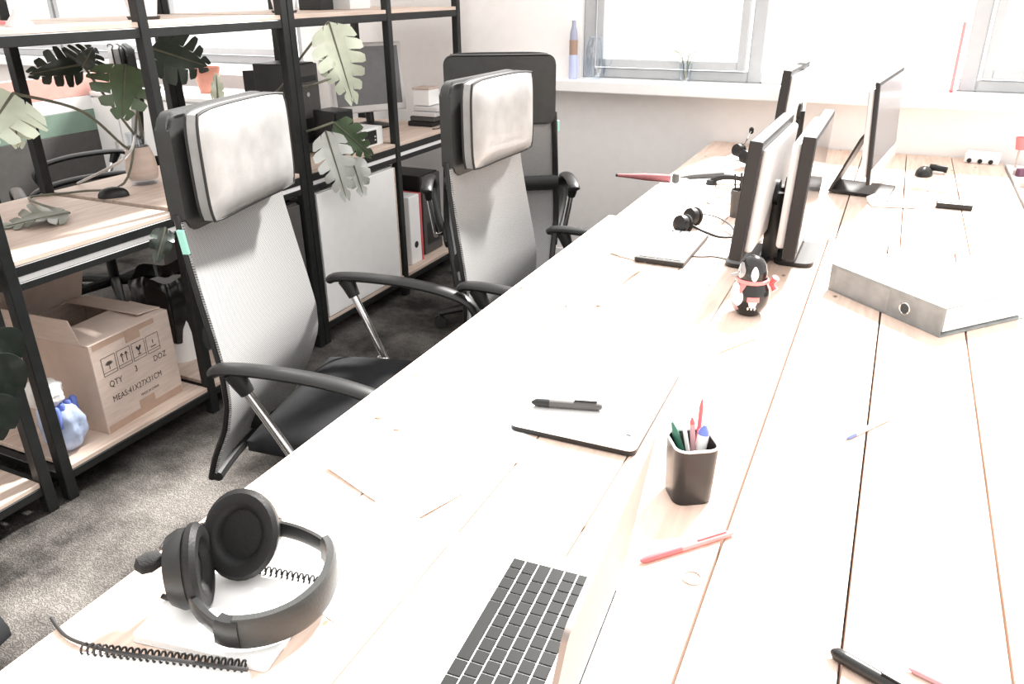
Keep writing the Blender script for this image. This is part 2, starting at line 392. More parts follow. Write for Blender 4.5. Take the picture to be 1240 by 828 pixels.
# ================================================================== OFFICE CHAIRS
PROF = [(-.285, .31), (-.255, .38), (-.205, .47), (-.178, .55), (-.176, .63), (-.190, .72), (-.208, .82), (-.224, .92), (-.234, 1.02), (-.238, 1.12), (-.238, 1.20)]
def prof(z):
    for (f0, z0), (f1, z1) in zip(PROF, PROF[1:]):
        if z <= z1: t = (z-z0)/(z1-z0); return f0+(f1-f0)*t
    return PROF[-1][0]
def halfw(z):
    if z < .55: return .20+(z-.31)/.24*.035
    return .235-.030*max(0, (z-.62)/.58)
def make_chair(label):
    c = thing('office_chair', label, 'chair', (0, 0, 0), 0)
    # woven back, slightly hollow
    def f(u, v):
        z = .325+(.985-.325)*v; s = (u*2-1)
        return Vector((prof(z)-.022*(1-s*s), s*halfw(z), z))
    obj('mesh_back', grid(bmesh.new(), f, 12, 22, .006), 'mesh', c, True)
    # tubular frame along both edges and the bottom
    for sg in (-1, 1):
        pts = [(prof(z)-.014, sg*(halfw(z)-.008), z) for z in [.31+i*.03 for i in range(24)]]
        obj('back_frame', tube(bmesh.new(), pts, .012, 8, flat=(1, .8)), 'blackplastic', c, True)
    obj('back_frame', tube(bmesh.new(), [(prof(.33)-.02*(1-(s/5)**2), halfw(.33)*s/5, .322) for s in range(-5, 6)], .014, 8), 'blackplastic', c, True)
    obj('lumbar_bar', tube(bmesh.new(), [(prof(.72)-.045+.02*(s/6)**2, halfw(.72)*s/6, .72) for s in range(-6, 7)], .03, 8, flat=(1, .35), up=(1, 0, 0)), 'blackplastic', c, True)
    # leather shell behind the headrest
    def shell(th0, th1, y_, z0, z1, r):
        b = bmesh.new(); P = rrect(2*y_, z1-z0, r, 5)
        zc = (z0+z1)/2
        A = [b.verts.new((th0-.012*(1-(y/y_)**2), y, zc+z)) for y, z in P]; B = [b.verts.new((th1-.012*(1-(y/y_)**2), y, zc+z)) for y, z in P]
        n = len(P); b.faces.new(A[::-1]); b.faces.new(B)
        for k in range(n): b.faces.new((A[k], A[(k+1) % n], B[(k+1) % n], B[k]))
        bmesh.ops.bevel(b, geom=[e for e in b.edges if (e.verts[0] in A) == (e.verts[1] in A)], offset=.008, segments=2, affect='EDGES')
        return b
    sh = obj('leather_shell', shell(-.262, -.226, .212, .955, 1.212, .035), 'leatherback', c, True)
    # head cushion: pillow with piping
    def cushion(side):
        def g(u, v):
            a, b_ = u*2-1, v*2-1
            # rounded rectangle mapping
            k = 1-.055*(a*a*b_*b_)**2
            bul = (1-abs(a)**5)*(1-abs(b_)**5)
            x = -.200+side*(.015+.020*bul)+(.012 if side > 0 else 0)*0
            return Vector((x+.012*a*a, a*.196*k, 1.095+b_*.118*k))
        return g
    b = bmesh.new(); grid(b, cushion(1), 16, 12); grid(b, cushion(-1), 16, 12)
    bmesh.ops.bridge_loops(b, edges=[e for e in b.edges if e.is_boundary])
    hr = obj('headrest', b, 'leather', c, True, ang=60)
    def rim(off):
        pts = []
        N = 44
        for i in range(N):
            t = i/N*4; sd = int(t); q = t-sd
            a, b_ = ((-1+2*q, -1), (1, -1+2*q), (1-2*q, 1), (-1, 1-2*q))[sd]
            k = 1-.055*(a*a*b_*b_)**2; pts.append((-.200+off+.012*a*a, a*.196*k, 1.095+b_*.118*k))
        return pts
    obj('piping', tube(bmesh.new(), rim(.014), .0035, 6, closed=True), 'rubber', hr, True)
    obj('piping', tube(bmesh.new(), rim(-.014), .0035, 6, closed=True), 'rubber', hr, True)
    for y in (-.12, .12):
        obj('headrest_bracket', box((-.230, y-.018, 1.05), (-.212, y+.018, 1.16), .003), 'blackplastic', hr)
    # seat
    def seat(top):
        def g(u, v):
            a, b_ = u*2-1, v*2-1
            k = 1-.07*(a*a*b_*b_); bul = (1-abs(a)**6)*(1-abs(b_)**6)
            x = .075+a*.245*k; y = b_*.255*k
            z = (.452+.035*bul-.028*max(0, a)**4) if top else (.425-.028*bul-.020*max(0, a)**4)
            return Vector((x, y, z+.012*(y/.25)**2))
        return g
    b = bmesh.new(); grid(b, seat(1), 14, 14); grid(b, seat(0), 14, 14)
    bmesh.ops.bridge_loops(b, edges=[e for e in b.edges if e.is_boundary])
    obj('seat', b, 'seat', c, True, ang=70)
    # arms
    for sg in (-1, 1):
        y = sg*.305
        arm = spl([(-.165, y, .672), (-.14, y, .686), (-.05, y, .690), (.08, y, .682), (.18, y, .664), (.245, y, .640), (.272, y, .605), (.262, y, .565), (.225, y-sg*.01, .515), (.16, y-sg*.03, .462), (.11, y-sg*.05, .432)], 5)
        n = len(arm); rad = [min(.021, .009+.006*i) if i < n-22 else .021-.006*(i-n+22)/22 for i in range(n)]
        a = obj('armrest', tube(bmesh.new(), arm, rad, 12, flat=(1.15, .62), up=(0, 1, 0) if False else (0, 0, 1) if False else None), 'blackplastic', c, True)
        obj('strut', tube(bmesh.new(), [(-.105, y, .668), (0.0, y-sg*.022, .445)], .011, 12), 'chrome', a, True)
        obj('collar', tube(bmesh.new(), [(-.112, y, .682), (-.102, y, .662), (-.088, y-sg*.003, .632)], [.024, .021, .017], 12), 'blackplastic', a, True)
        obj('bracket', tube(bmesh.new(), spl([(-.02, y-sg*.02, .45), (.03, y-sg*.045, .442), (.08, y-sg*.06, .43), (.07, y-sg*.15, .395)], 4), .014, 8, flat=(1, .7)), 'chrome', a, True)
    # underframe
    obj('mechanism', box((-.10, -.10, .345), (.14, .10, .40), .012, 2), 'blackplastic', c)
    obj('back_bracket', tube(bmesh.new(), spl([(-.05, 0, .37), (-.18, 0, .36), (-.30, 0, .38), (-.268, 0, .50), (-.262, 0, .70)], 5), .028, 8, flat=(1, .4), up=(0, 1, 0)), 'blackplastic', c, True)
    obj('gas_lift', tube(bmesh.new(), [(.02, 0, .09), (.02, 0, .36)], .025, 14), 'blackplastic', c, True)
    for k in range(5):
        a = R_(72*k+20); d = Vector((math.cos(a), math.sin(a), 0)); o0 = Vector((.02, 0, 0))
        lg = obj('base_leg', tube(bmesh.new(), [o0+d*.02+Vector((0, 0, .105)), o0+d*.16+Vector((0, 0, .095)), o0+d*.29+Vector((0, 0, .07))], [.026, .022, .016], 8), 'blackplastic', c, True)
        p = o0+d*.285
        nrm = Vector((-d.y, d.x, 0))
        for sg in (-1, 1):
            obj('caster', tube(bmesh.new(), [p+nrm*sg*.010+Vector((0, 0, .028)), p+nrm*sg*.024+Vector((0, 0, .028))], .027, 12), 'rubber', lg, True)
        obj('caster_stem', tube(bmesh.new(), [p+Vector((0, 0, .03)), p+Vector((0, 0, .07))], .008, 8), 'chrome', lg)
    return c
ch1 = make_chair('black mesh chair with leather headrest standing before the carton shelf, empty seat showing')
ch1.location = (-1.166, 1.444, 0); ch1.rotation_euler.z = R_(13)
ch2 = copy_tree(ch1); ch2.location = (-.845, 2.10, 0); ch2.rotation_euler.z = R_(-1)
ch2['label'] = 'black mesh chair with leather headrest pushed close to the desk, seat under it'
ch3 = copy_tree(ch1); ch3.location = (-1.49, 3.02, 0); ch3.rotation_euler.z = R_(118)
ch3['label'] = 'black mesh chair turned away towards the window wall, back of its headrest shown'
ch4 = copy_tree(ch1); ch4.location = (-1.545, .326, 0); ch4.rotation_euler.z = R_(0)
for c_ in list(ch4.children):
    if c_.name.startswith('armrest'):
        for g_ in list(c_.children): bpy.data.objects.remove(g_)
        bpy.data.objects.remove(c_)
ch4['label'] = 'armless black mesh chair beside the headset end of the desk'
t = obj('tape_tag', box((-.004, -.006, -.028), (.012, .002, .028), .001), 'mint', ch1, loc=(-.236, -.224, .945), rot=(R_(8), 0, 0))
t = obj('tape_tag', box((-.004, -.004, -.02), (.012, .004, .02), .001), 'mint', ch3, loc=(-.235, -.226, .945))

# ================================================================== THINGS ON THE NEAR DESK
# --- open laptop
A_ = tz(655, 684, .757); B_ = tz(582, 820, .757)
ud = (B_-A_); ud.z = 0; ud.normalize()                 # along the key rows, towards the user's right
vd = Vector((-ud.y, ud.x, 0))                          # from the palm rest to the hinge
if vd.x < 0: vd = -vd
ang = math.atan2(vd.y, vd.x)
FARY = .768
org = A_+vd*0; org.z = TT
# laptop frame: x = depth (palm rest -> hinge), y = away from the camera along the rows
lp = thing('open_laptop', 'open silver laptop with black keys and a big trackpad', 'laptop', (-.437, FARY-.17, TT), ang)
DW, DD = .336, .236
obj('base', prism(bmesh.new(), rrect(DD, DW, .012, 4, DD/2, 0), .002, .0155), 'alu', lp, True, ang=30)
for x in (.02, DD-.02):
    for y in (-.14, .14): obj('foot', lathe(bmesh.new(), [(.006, 0), (.006, .0022)], 10, (x, y, 0)), 'rubber', lp)
KX0, KP, KR = .092, .0188, .0178
bed = obj('key_bed', box((KX0-.0015, -.1445, .0152), (KX0+6*KR+.001, .1405, .0158)), 'alu', lp)
kmesh = {}
def key(x0, x1, y0, y1):
    k = (round(x1-x0, 4), round(y1-y0, 4))
    if k not in kmesh:
        bm = box((0, 0, 0), (k[0], k[1], .0014), .0006, 1); me = bpy.data.meshes.new('key'); bmesh.ops.recalc_face_normals(bm, faces=bm.faces); bm.to_mesh(me); bm.free(); kmesh[k] = me
    return link('key', kmesh[k], 'keys', bed, loc=(x0, y0, .0158))
G = .0016
rows = [[1, 1, 1, 1.25, 5, 1.25, 1, .95, .95, .95],
        [1.25]+[1]*11+[2.15], [1.75]+[1]*11+[1.65], [1.5]+[1]*12+[.9], [1]*13+[1.4], [1.0]*14+[.4]]
tot = 15.1
for i, rw in enumerate(rows):
    sc = 14.9/sum(rw); y = .140
    for wk in rw:
        w_ = wk*KP*sc; key(KX0+i*KR+G/2, KX0+(i+1)*KR-G/2, y-w_+G/2, y-G/2); y -= w_
obj('trackpad', prism(bmesh.new(), rrect(.074, .118, .006, 3, .046, .0), .0154, .0157), mat('trackpad_grey', (.58, .58, .585), .3, .3), lp)
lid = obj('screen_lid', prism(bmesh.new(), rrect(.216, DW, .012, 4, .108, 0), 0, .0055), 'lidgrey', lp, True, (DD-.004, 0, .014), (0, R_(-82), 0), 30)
obj('display', box((.010, -DW/2+.008, .0052), (.208, DW/2-.008, .0060)), 'screen', lid)
obj('hinge', tube(bmesh.new(), [(DD-.006, -.13, .012), (DD-.006, .13, .012)], .0055, 10), 'darkedge', lp, True)
# --- closed laptop with pen
c0 = tz(616, 518, .745); c1 = tz(768, 552, .745)
dl = (c1-c0); wL = dl.length; an = math.atan2(dl.y, dl.x)
cl = thing('closed_laptop', 'closed silver laptop with a black pen lying on its lid', 'laptop', (c0.x, c0.y, TT), an)
LH = .325
obj('base', prism(bmesh.new(), rrect(wL, LH, .014, 4, wL/2, LH/2), .002, .010), 'darkedge', cl, True, ang=30)
ld = obj('lid', prism(bmesh.new(), rrect(wL, LH, .014, 4, wL/2, LH/2), .0108, .0165), 'silver', cl, True, ang=30)
for x in (.03, wL-.03):
    for y in (.03, LH-.03): obj('foot', lathe(bmesh.new(), [(.006, 0), (.006, .0022)], 10, (x, y, 0)), 'rubber', cl)
obj('maker_mark', prism(bmesh.new(), rrect(.009, .006, .002, 3, wL-.022, .040), .0163, .0168), 'darkedge', ld)
for k in range(3): obj('maker_mark', box((wL*.60+k*.007, .060, .0163), (wL*.60+k*.007+.0012, .076-.004*k, .0168)), 'greyplastic', ld)
def pen(name, label, p0, p1, r, mbody, mtip, group=None, cap=.32, clip=True, mclip=None, cat='pen'):
    p0 = Vector(p0); p1 = Vector(p1); L = (p1-p0).length
    o = thing(name, label, cat, p0, 0, group); o.rotation_mode = 'QUATERNION'
    o.rotation_quaternion = look(p1-p0, (0, 0, 1)).to_quaternion()
    n = L
    obj('barrel', tube(bmesh.new(), [(L*cap, 0, r), (L*.95, 0, r), (L, 0, r*1.0)], [r, r, r*.62], 10), mbody, o, True)
    obj('grip', tube(bmesh.new(), [(L*.035, 0, r), (L*.09, 0, r), (L*cap, 0, r)], [r*.35, r*.92, r*1.02], 10), mtip, o, True)
    obj('tip', tube(bmesh.new(), [(0, 0, r), (L*.036, 0, r)], [r*.12, r*.34], 8), 'greyplastic', o, True)
    if clip: obj('clip', box((L*.62, -r*.25, r*2.02), (L*.93, r*.25, r*2.35), r*.1), mclip or mtip, o)
    return o
LZ = TT+.0168
pen('ballpoint_pen', 'dark grey ballpoint pen lying on the closed laptop', tz(641, 491, LZ), tz(729, 497, LZ), .0075, 'darkgrey', 'blackplastic', cap=.28)
# --- pen cup
cc = (tz(800, 600, TT)+tz(856, 608, TT))/2; cc = Vector((-.186, 1.003, TT))
cup = thing('pen_cup', 'dark grey square pen cup holding pens', 'pen cup', cc, R_(32))
bm = bmesh.new(); H = .093; rings = []
for w_, z in ((.058, 0), (.060, .004), (.066, H), (.061, H), (.056, .012)):
    rings.append([bm.verts.new((x, y, z)) for x, y in rrect(w_, w_, .016, 4)])
for a, b in zip(rings, rings[1:]):
    n = len(a)
    for k in range(n): bm.faces.new((a[k], a[(k+1) % n], b[(k+1) % n], b[k]))
bm.faces.new(rings[0][::-1]); bm.faces.new(rings[-1])
obj('cup_body', bm, mat('dark_cup', (.022, .021, .0205), .35, spec=.3, var=.1), cup, True)
bm = bmesh.new(); tube(bm, [(x, y, H+.0006) for x, y in rrect(.0635, .0635, .016, 4)], .0022, 6, closed=True)
obj('rim', bm, mat('cup_rim', (.5, .5, .5), .3), cup, True)
def standing(name, label, base, top, r, mb, mt, tipL=.02, cat='pen'):
    b = cc+Vector(base); t_ = cc+Vector(top); o = thing(name, label, cat, b); o.rotation_mode = 'QUATERNION'
    o.rotation_quaternion = look(t_-b, (0, 1, 0.1)).to_quaternion(); L = (t_-b).length
    obj('barrel', tube(bmesh.new(), [(0, 0, 0), (L-tipL, 0, 0)], r, 10), mb, o, True)
    obj('cap', tube(bmesh.new(), [(L-tipL, 0, 0), (L-tipL*.6, 0, 0), (L, 0, 0)], [r*1.05, r*.9, r*.3], 10), mt, o, True)
    return o
standing('green_marker', 'green marker leaning in the pen cup', (.006, .0, .014), (-.034, .008, .112), .0055, 'green', 'green', .022, 'marker')
standing('white_pencil', 'white pencil leaning in the pen cup', (.012, -.012, .014), (-.019, .018, .108), .0032, 'whiteplastic', 'whiteplastic', .006, 'pencil')
standing('mauve_pen', 'mauve pen leaning in the pen cup', (.012, -.014, .014), (-.005, .006, .128), .0040, 'mauve', 'red', .010)
standing('red_pencil', 'red sharpened pencil standing tallest in the pen cup', (.004, .016, .014), (.002, .032, .147), .0034, 'red', 'red', .018, 'pencil')
standing('glue_stick', 'white and blue glue stick in the pen cup', (.006, -.004, .014), (.014, .012, .116), .0085, 'whiteplastic', 'blue', .014, 'glue stick')
# --- pens lying about
pen('ballpoint_pen', 'pink red ballpoint pen lying beside the pen cup', tz(770, 684, TT), tz(887, 648, TT), .0048, 'pink', 'red', cap=.45)
pen('clear_pen', 'white pen with a blue tip on the bare planks before the binder', tz(1022, 534, TT), tz(1079, 507, TT), .0040, 'whiteplastic', 'blue', cap=.22, mclip='mauve')
pen('thin_pencil', 'thin bare wooden pencil between the figurine and the pen cup', tz(868, 429, TT), tz(914, 411, TT), .0016, 'pencil', 'pencil', clip=False, cat='pencil')
mk = pen('marker_pen', 'thick black marker with a chisel tip lying before the pen with the pink end', tz(1002, 792, TT), tz(1105, 852, TT), .0080, 'blackplastic', 'blackplastic', cap=.2, cat='marker')
pen('ballpoint_pen', 'thin pink pen lying beside the thick black marker', tz(1096, 810, TT), tz(1215, 868, TT), .0038, 'mauve', 'mauve', cap=.12)
rp = tz(838, 700, TT); rg = bmesh.new(); tube(rg, [(.0125*math.cos(R_(15*k)), .0125*math.sin(R_(15*k)), .0015) for k in range(24)], .0013, 6, closed=True)
tag(obj('key_ring', rg, 'alu', None, True, rp), 'small plain metal ring lying beside the pink red pen', 'ring')
# --- papers
def sheet(name, label, corners, cat='paper', z=TT, th=.0006, m='paper', curl=0, group=None):
    P = [Vector((p[0], p[1], 0)) for p in corners]; base = P[0].copy(); base.z = z
    def g(u, v):
        p = P[0]*(1-u)*(1-v)+P[1]*u*(1-v)+P[2]*u*v+P[3]*(1-u)*v
        return Vector((p.x-base.x, p.y-base.y, .0004+curl*((1-v)**3)*(.4+.6*abs(2*u-1))))
    o = obj(name, grid(bmesh.new(), g, 10, 10, -th), m, None, True, base)
    return tag(o, label, cat, group) if label else o
s1 = [tz(395, 568, TT), tz(474, 621, TT)]
dv = (s1[1]-s1[0]).normalized(); nv = Vector((-dv.y, dv.x, 0)); nv = nv if nv.y > 0 else -nv
poster = sheet('printed_sheet', 'large white sheet with small blue and brown printed marks, beside the closed laptop', [s1[0], s1[0]+dv*.21, s1[0]+dv*.21+nv*.297, s1[0]+nv*.297], 'paper', curl=.005)
for px, py, m, sz in ((485, 546, 'cyan', .006), (493, 543, 'cyan', .004), (541, 552, 'cyan', .010), (488, 521, 'pink', .005), (497, 531, 'pink', .004), (480, 519, 'brownink', .006), (458, 505, 'brownink', .007)):
    p = tz(px, py, TT+.0016)
    obj('printed_mark', prism(bmesh.new(), [(-sz, -sz*.5), (sz*.7, -sz*.6), (sz, sz*.4), (-sz*.5, sz*.6)], 0, .0004), m, poster, loc=p-poster.location)
for px, py, sz in ((502, 454, .010), (537, 461, .004), (555, 460, .003)):
    p = tz(px, py, TT+.0003)
    tag(obj('coffee_stain', prism(bmesh.new(), [(sz*math.cos(R_(30*k))*(1+.3*random.random()), .6*sz*math.sin(R_(30*k))*(1+.3*random.random())) for k in range(12)], 0, .0004), 'brownink', None, loc=p), ('wide brown dried drip on the planks near the armrest', 'small brown dried drip, the middle one of three near the armrest', 'smallest brown dried drip on the planks near the armrest')[(502, 537, 555).index(px)], 'stain', 'brown drips on the desk')
sheet('loose_sheet', 'loose white sheet half under the open laptop corner', [(-.66, .60), (-.50, .56), (-.475, .77), (-.60, .80)], curl=0)
# stack of papers at the desk edge in front of the second chair
q0, q1 = tz(619, 353, TT+.012), tz(712, 371, TT+.004)
for k, (dx, dy, rz) in enumerate(((0, 0, 0), (.012, .02, 3), (-.006, .05, -4))):
    o = obj('paper_folder', box((0, 0, 0), (.215, .30, .0035), .0008), 'paper', None, loc=(q0.x+dx, q0.y+dy, TT+.0002+.0038*k), rot=(0, 0, R_(rz-3)))
    tag(o, ('white paper folder lowest in the stack at the desk edge', 'white paper folder in the middle of the stack at the desk edge', 'white paper folder topmost in the stack at the desk edge')[k], 'folder', 'paper folders at the desk edge')
# --- spiral notebooks
def notebook(label, r0, r1, depth, z, h, flip=1):
    a = Vector((r0.x, r0.y, z)); d = r1-r0; d.z = 0; L = d.length; an = math.atan2(d.y, d.x)
    n = thing('spiral_notebook', label, 'notebook', a, an)
    obj('page_block', prism(bmesh.new(), rrect(L+.012, depth, .006, 3, L/2, -depth/2-.003), .0005, h), 'paper', n, True, ang=30)
    obj('cover_sheet', prism(bmesh.new(), rrect(L+.014, depth+.002, .006, 3, L/2+.001, -depth/2-.004), 0, .0006), 'greyplastic', n)
    me = None; N = int(L/.0078)
    for i in range(N):
        if me is None:
            bm = bmesh.new(); tube(bm, [(0, .0062*math.cos(t_), h*.5+.0014+.0062*math.sin(t_)) for t_ in [2*math.pi*k/10 for k in range(10)]], .0014, 5, closed=True)
            me = bpy.data.meshes.new('ring'); bm.to_mesh(me); bm.free()
        link('ring', me, 'darkedge', n, loc=((i+.5)*L/N, -.001, max(.0015, .0079-h*.5-.0014)))
    return n
notebook('open spiral notebook lying under the headset', tz(252, 676, TT+.01), tz(388, 703, TT+.01), .138, TT+.0008, .008)
notebook('spiral notebook lying under the headset cable, beside the other notebook', tz(100, 787, TT+.004), tz(300, 809, TT+.004), .17, TT+.0002, .004)
# --- headset
def headset(label, ctr, sc=1.0):
    pass
hz = .803
NZ = TT+.0095
hA = tz(297, 645, hz); hB = tz(227, 688, hz)
hs = thing('headset', 'black headset with a foam microphone lying on a spiral notebook', 'headset', (hA.x, hA.y, NZ))
def rel(p): return p-Vector((hA.x, hA.y, NZ))
toA = (CAM-hA).normalized()
def earcup(c, axis, nm, r=.051):
    ax = Vector(axis).normalized(); x, y = frame_of(ax); mt = Matrix((x, y, ax)).transposed().to_4x4(); mt.translation = c
    sq = Matrix.Diagonal((.92, 1.08, 1, 1))
    cp = obj(nm, lathe(bmesh.new(), [(r*.55, -.022), (r*.82, -.018), (r*.95, -.006), (r*.95, .004)], 28, mtx=mt@sq), 'blackplastic', hs, True)
    obj('ear_pad', lathe(bmesh.new(), [(r*.9, .003), (r*1.03, .008), (r*1.05, .015), (r*.95, .021), (r*.75, .022), (r*.62, .018), (r*.55, .010), (.001, .009)], 28, mtx=mt@sq), 'pad', cp, True)
    return cp
cA = rel(hA); cB = rel(hB)
earcup(cA, Vector((.30, -.80, .50)), 'ear_cup')
earcup(cB, Vector((.85, .62, .03)), 'ear_cup', .050)
# headband lying in an arc: through pixel points at about band height
bz = [(322, 640, .800), (340, 640, .800), (368, 648, .797), (394, 663, .791), (402, 684, .786), (394, 712, .782), (372, 737, .779), (340, 755, .777), (305, 764, .777), (272, 763, .778), (245, 744, .783), (232, 725, .788)]
bp_ = spl([rel(tz(a, b, c)) for a, b, c in bz], 5)
def band(pts, h, th, nm, m, par):
    bm = bmesh.new(); rg = []
    N = len(pts)
    for i, p in enumerate(pts):
        d = pts[min(i+1, N-1)]-pts[max(i-1, 0)]; d.normalize(); nn = Vector((0, 0, 1)).cross(d).normalized(); uu = d.cross(nn)
        rg.append([bm.verts.new(p+nn*a*th/2+uu*b*h/2) for a, b in ((1, .7), (.6, 1), (-.6, 1), (-1, .7), (-1, -.7), (-.6, -1), (.6, -1), (1, -.7))])
    for a, b in zip(rg, rg[1:]):
        for k in range(8): bm.faces.new((a[k], a[(k+1) % 8], b[(k+1) % 8], b[k]))
    bm.faces.new(rg[0][::-1]); bm.faces.new(rg[-1]); return obj(nm, bm, m, par, True)
n_ = len(bp_)
hb = band(bp_[int(n_*.28):int(n_*.80)], .043, .014, 'headband', 'leatherback', hs)
band(bp_[:int(n_*.29)], .022, .008, 'slider', 'blackplastic', hs)
band(bp_[int(n_*.79):], .024, .010, 'slider', 'blackplastic', hs)
band(bp_[int(n_*.76):int(n_*.84)], .038, .020, 'slider_block', 'blackplastic', hs)
band(bp_[int(n_*.02):int(n_*.12)], .030, .014, 'slider_block', 'blackplastic', hs)
boom = spl([rel(tz(250, 634, .81)), rel(tz(228, 640, .812)), rel(tz(205, 652, .812)), rel(tz(195, 664, .81))], 6)
mb_ = obj('microphone_boom', tube(bmesh.new(), boom, .0028, 8), 'blackplastic', hs, True)
m0, m1 = rel(tz(197, 674, .808)), rel(tz(163, 688, .808))
obj('microphone_foam', tube(bmesh.new(), [m0, m0.lerp(m1, .15), m0.lerp(m1, .5), m0.lerp(m1, .85), m1], [.005, .0105, .013, .0105, .003], 14), 'foam', mb_, True)
cab = spl([rel(tz(236, 728, .775)), rel(tz(205, 724, .755)), rel(tz(196, 721, .755))], 4)
obj('cable_stub', tube(bmesh.new(), cab, .0035, 8), 'rubber', hs, True)
cb = [tz(62, 748, TT+.0045), tz(80, 770, TT+.004), tz(110, 782, TT+.0065), tz(150, 791, TT+.018), tz(210, 799, TT+.0185), tz(262, 806, TT+.0185), tz(300, 811, TT+.0185)]
o = obj('headset_cable', tube(bmesh.new(), spl([p-cb[0] for p in cb], 6), .0022, 8), 'rubber', None, True, cb[0])
tag(o, 'thin black cable curving over the notebook rings', 'cable')
# --- binder
b0 = tz(1002, 350, TT); b1 = tz(1137, 409, TT); d = b1-b0; SL = d.length
bd = thing('lever_arch_binder', 'grey lever arch binder lying flat with its spine showing a finger ring', 'binder', b0, math.atan2(d.y, d.x))
BH, BD = .068, .285
obj('cover', box((0, .002, 0), (SL, BD, .003), .0008), 'binder', bd)
obj('cover', box((0, .002, BH-.003), (SL, BD, BH), .0008), 'binder', bd)
sp = obj('spine', box((0, 0, 0), (SL, .003, BH), .001), 'binder', bd)
obj('paper_block', box((.012, .02, .005), (SL-.010, BD-.018, BH-.006), .001), 'paper', bd)
mt = Matrix.Rotation(R_(90), 4, 'X'); mt.translation = (SL*.70, 0, BH*.47)
obj('finger_ring', lathe(bmesh.new(), [(.0135, -.0005), (.0150, .0008), (.0135, .0018), (.0115, .0010), (.0115, -.0005)], 24, mtx=mt, cap=False), 'chrome', sp, True)
obj('finger_hole', lathe(bmesh.new(), [(.0116, -.0004), (.0116, .0004)], 24, mtx=mt), mat('hole_dark', (.03, .035, .04), .6), sp)
obj('spine_label', box((.02, -.0004, .006), (SL*.56, 0, BH-.006)), mat('worn_spine_label', (.235, .245, .245), .55, var=.2, scale=22), sp)
# --- bird figurine
pg = thing('painted_bird_doll', 'round glossy black and white painted bird doll with pink scarf', 'figurine', (-.231, 1.775, TT), R_(-62))
def body(w_, h):
    return [(.012, 0), (.026, .002), (.034, .012), (.0425, .032), (.0435, .048), (.040, .066), (.0325, .081), (.0315, .090), (.0320, .103), (.0285, .120), (.0205, .133), (.010, .1395), (.001, .141)]
bo = obj('body', lathe(bmesh.new(), body(0, 0), 36), 'penguinblack', pg, True)
def patch(nm, m, az0, az1, z0, z1, off=.0007, shape=None):
    pr = body(0, 0)
    def rad(z):
        for (r0, a), (r1, b) in zip(pr, pr[1:]):
            if a <= z <= b: return r0+(r1-r0)*((z-a)/max(b-a, 1e-6))
        return .001
    def g(u, v):
        z = z0+(z1-z0)*v; k = shape(v) if shape else math.sin(math.pi*min(max(v, .02), .98))**.5
        a = R_((az0+az1)/2+(az1-az0)/2*(2*u-1)*k); r = rad(z)+off
        return Vector((r*math.cos(a), r*math.sin(a), z))
    return obj(nm, grid(bmesh.new(), g, 14, 14), m, pg, True)
# local +x looks towards the chairs side of the camera
patch('white_belly', 'penguinwhite', -130, -50+10, .020, .078)
patch('tummy_foot', 'mauve', -125, -55, .012, .030, .0012)
patch('face', 'greypaint', -118, -50, .089, .126)
patch('cheek_stripe', 'penguinwhite', -26, 4, .088, .122)
for s_ in (1,): patch('eye', 'penguinwhite', -98, -74, .098, .108, .0014)
patch('pupil', 'penguinblack', -91, -81, .0995, .1065, .0020)
obj('scarf', lathe(bmesh.new(), [(.034, .079), (.0375, .081), (.0375, .087), (.034, .089)], 36, cap=False), 'pink', pg, True)
patch('scarf_tail', 'pink', -66, -36, .060, .082, .0022, lambda v: .15+.85*v)
patch('sleeve', 'pink', -28, 8, .042, .054, .0012, lambda v: 1)
patch('hand', 'penguinwhite', -24, 2, .028, .042, .0012, lambda v: .6+.4*v)
for q in (-22, -11, 0): patch('finger', 'penguinwhite', q-4, q+2, .021, .030, .0012)
obj('bow', tube(bmesh.new(), [(.040*math.cos(R_(60)), .040*math.sin(R_(60)), .080), (.046*math.cos(R_(62)), .046*math.sin(R_(62)), .084), (.052*math.cos(R_(58)), .052*math.sin(R_(58)), .096)], [.003, .006, .009], 10), 'red', pg, True)
obj('bow', tube(bmesh.new(), [(.040*math.cos(R_(60)), .040*math.sin(R_(60)), .080), (.047*math.cos(R_(62)), .047*math.sin(R_(62)), .074), (.054*math.cos(R_(58)), .054*math.sin(R_(58)), .066)], [.003, .005, .008], 10), 'red', pg, True)
obj('beak', tube(bmesh.new(), [(.030*math.cos(R_(-112)), .030*math.sin(R_(-112)), .092), (.046*math.cos(R_(-114)), .046*math.sin(R_(-114)), .088)], [.008, .004], 10), 'greypaint', pg, True)

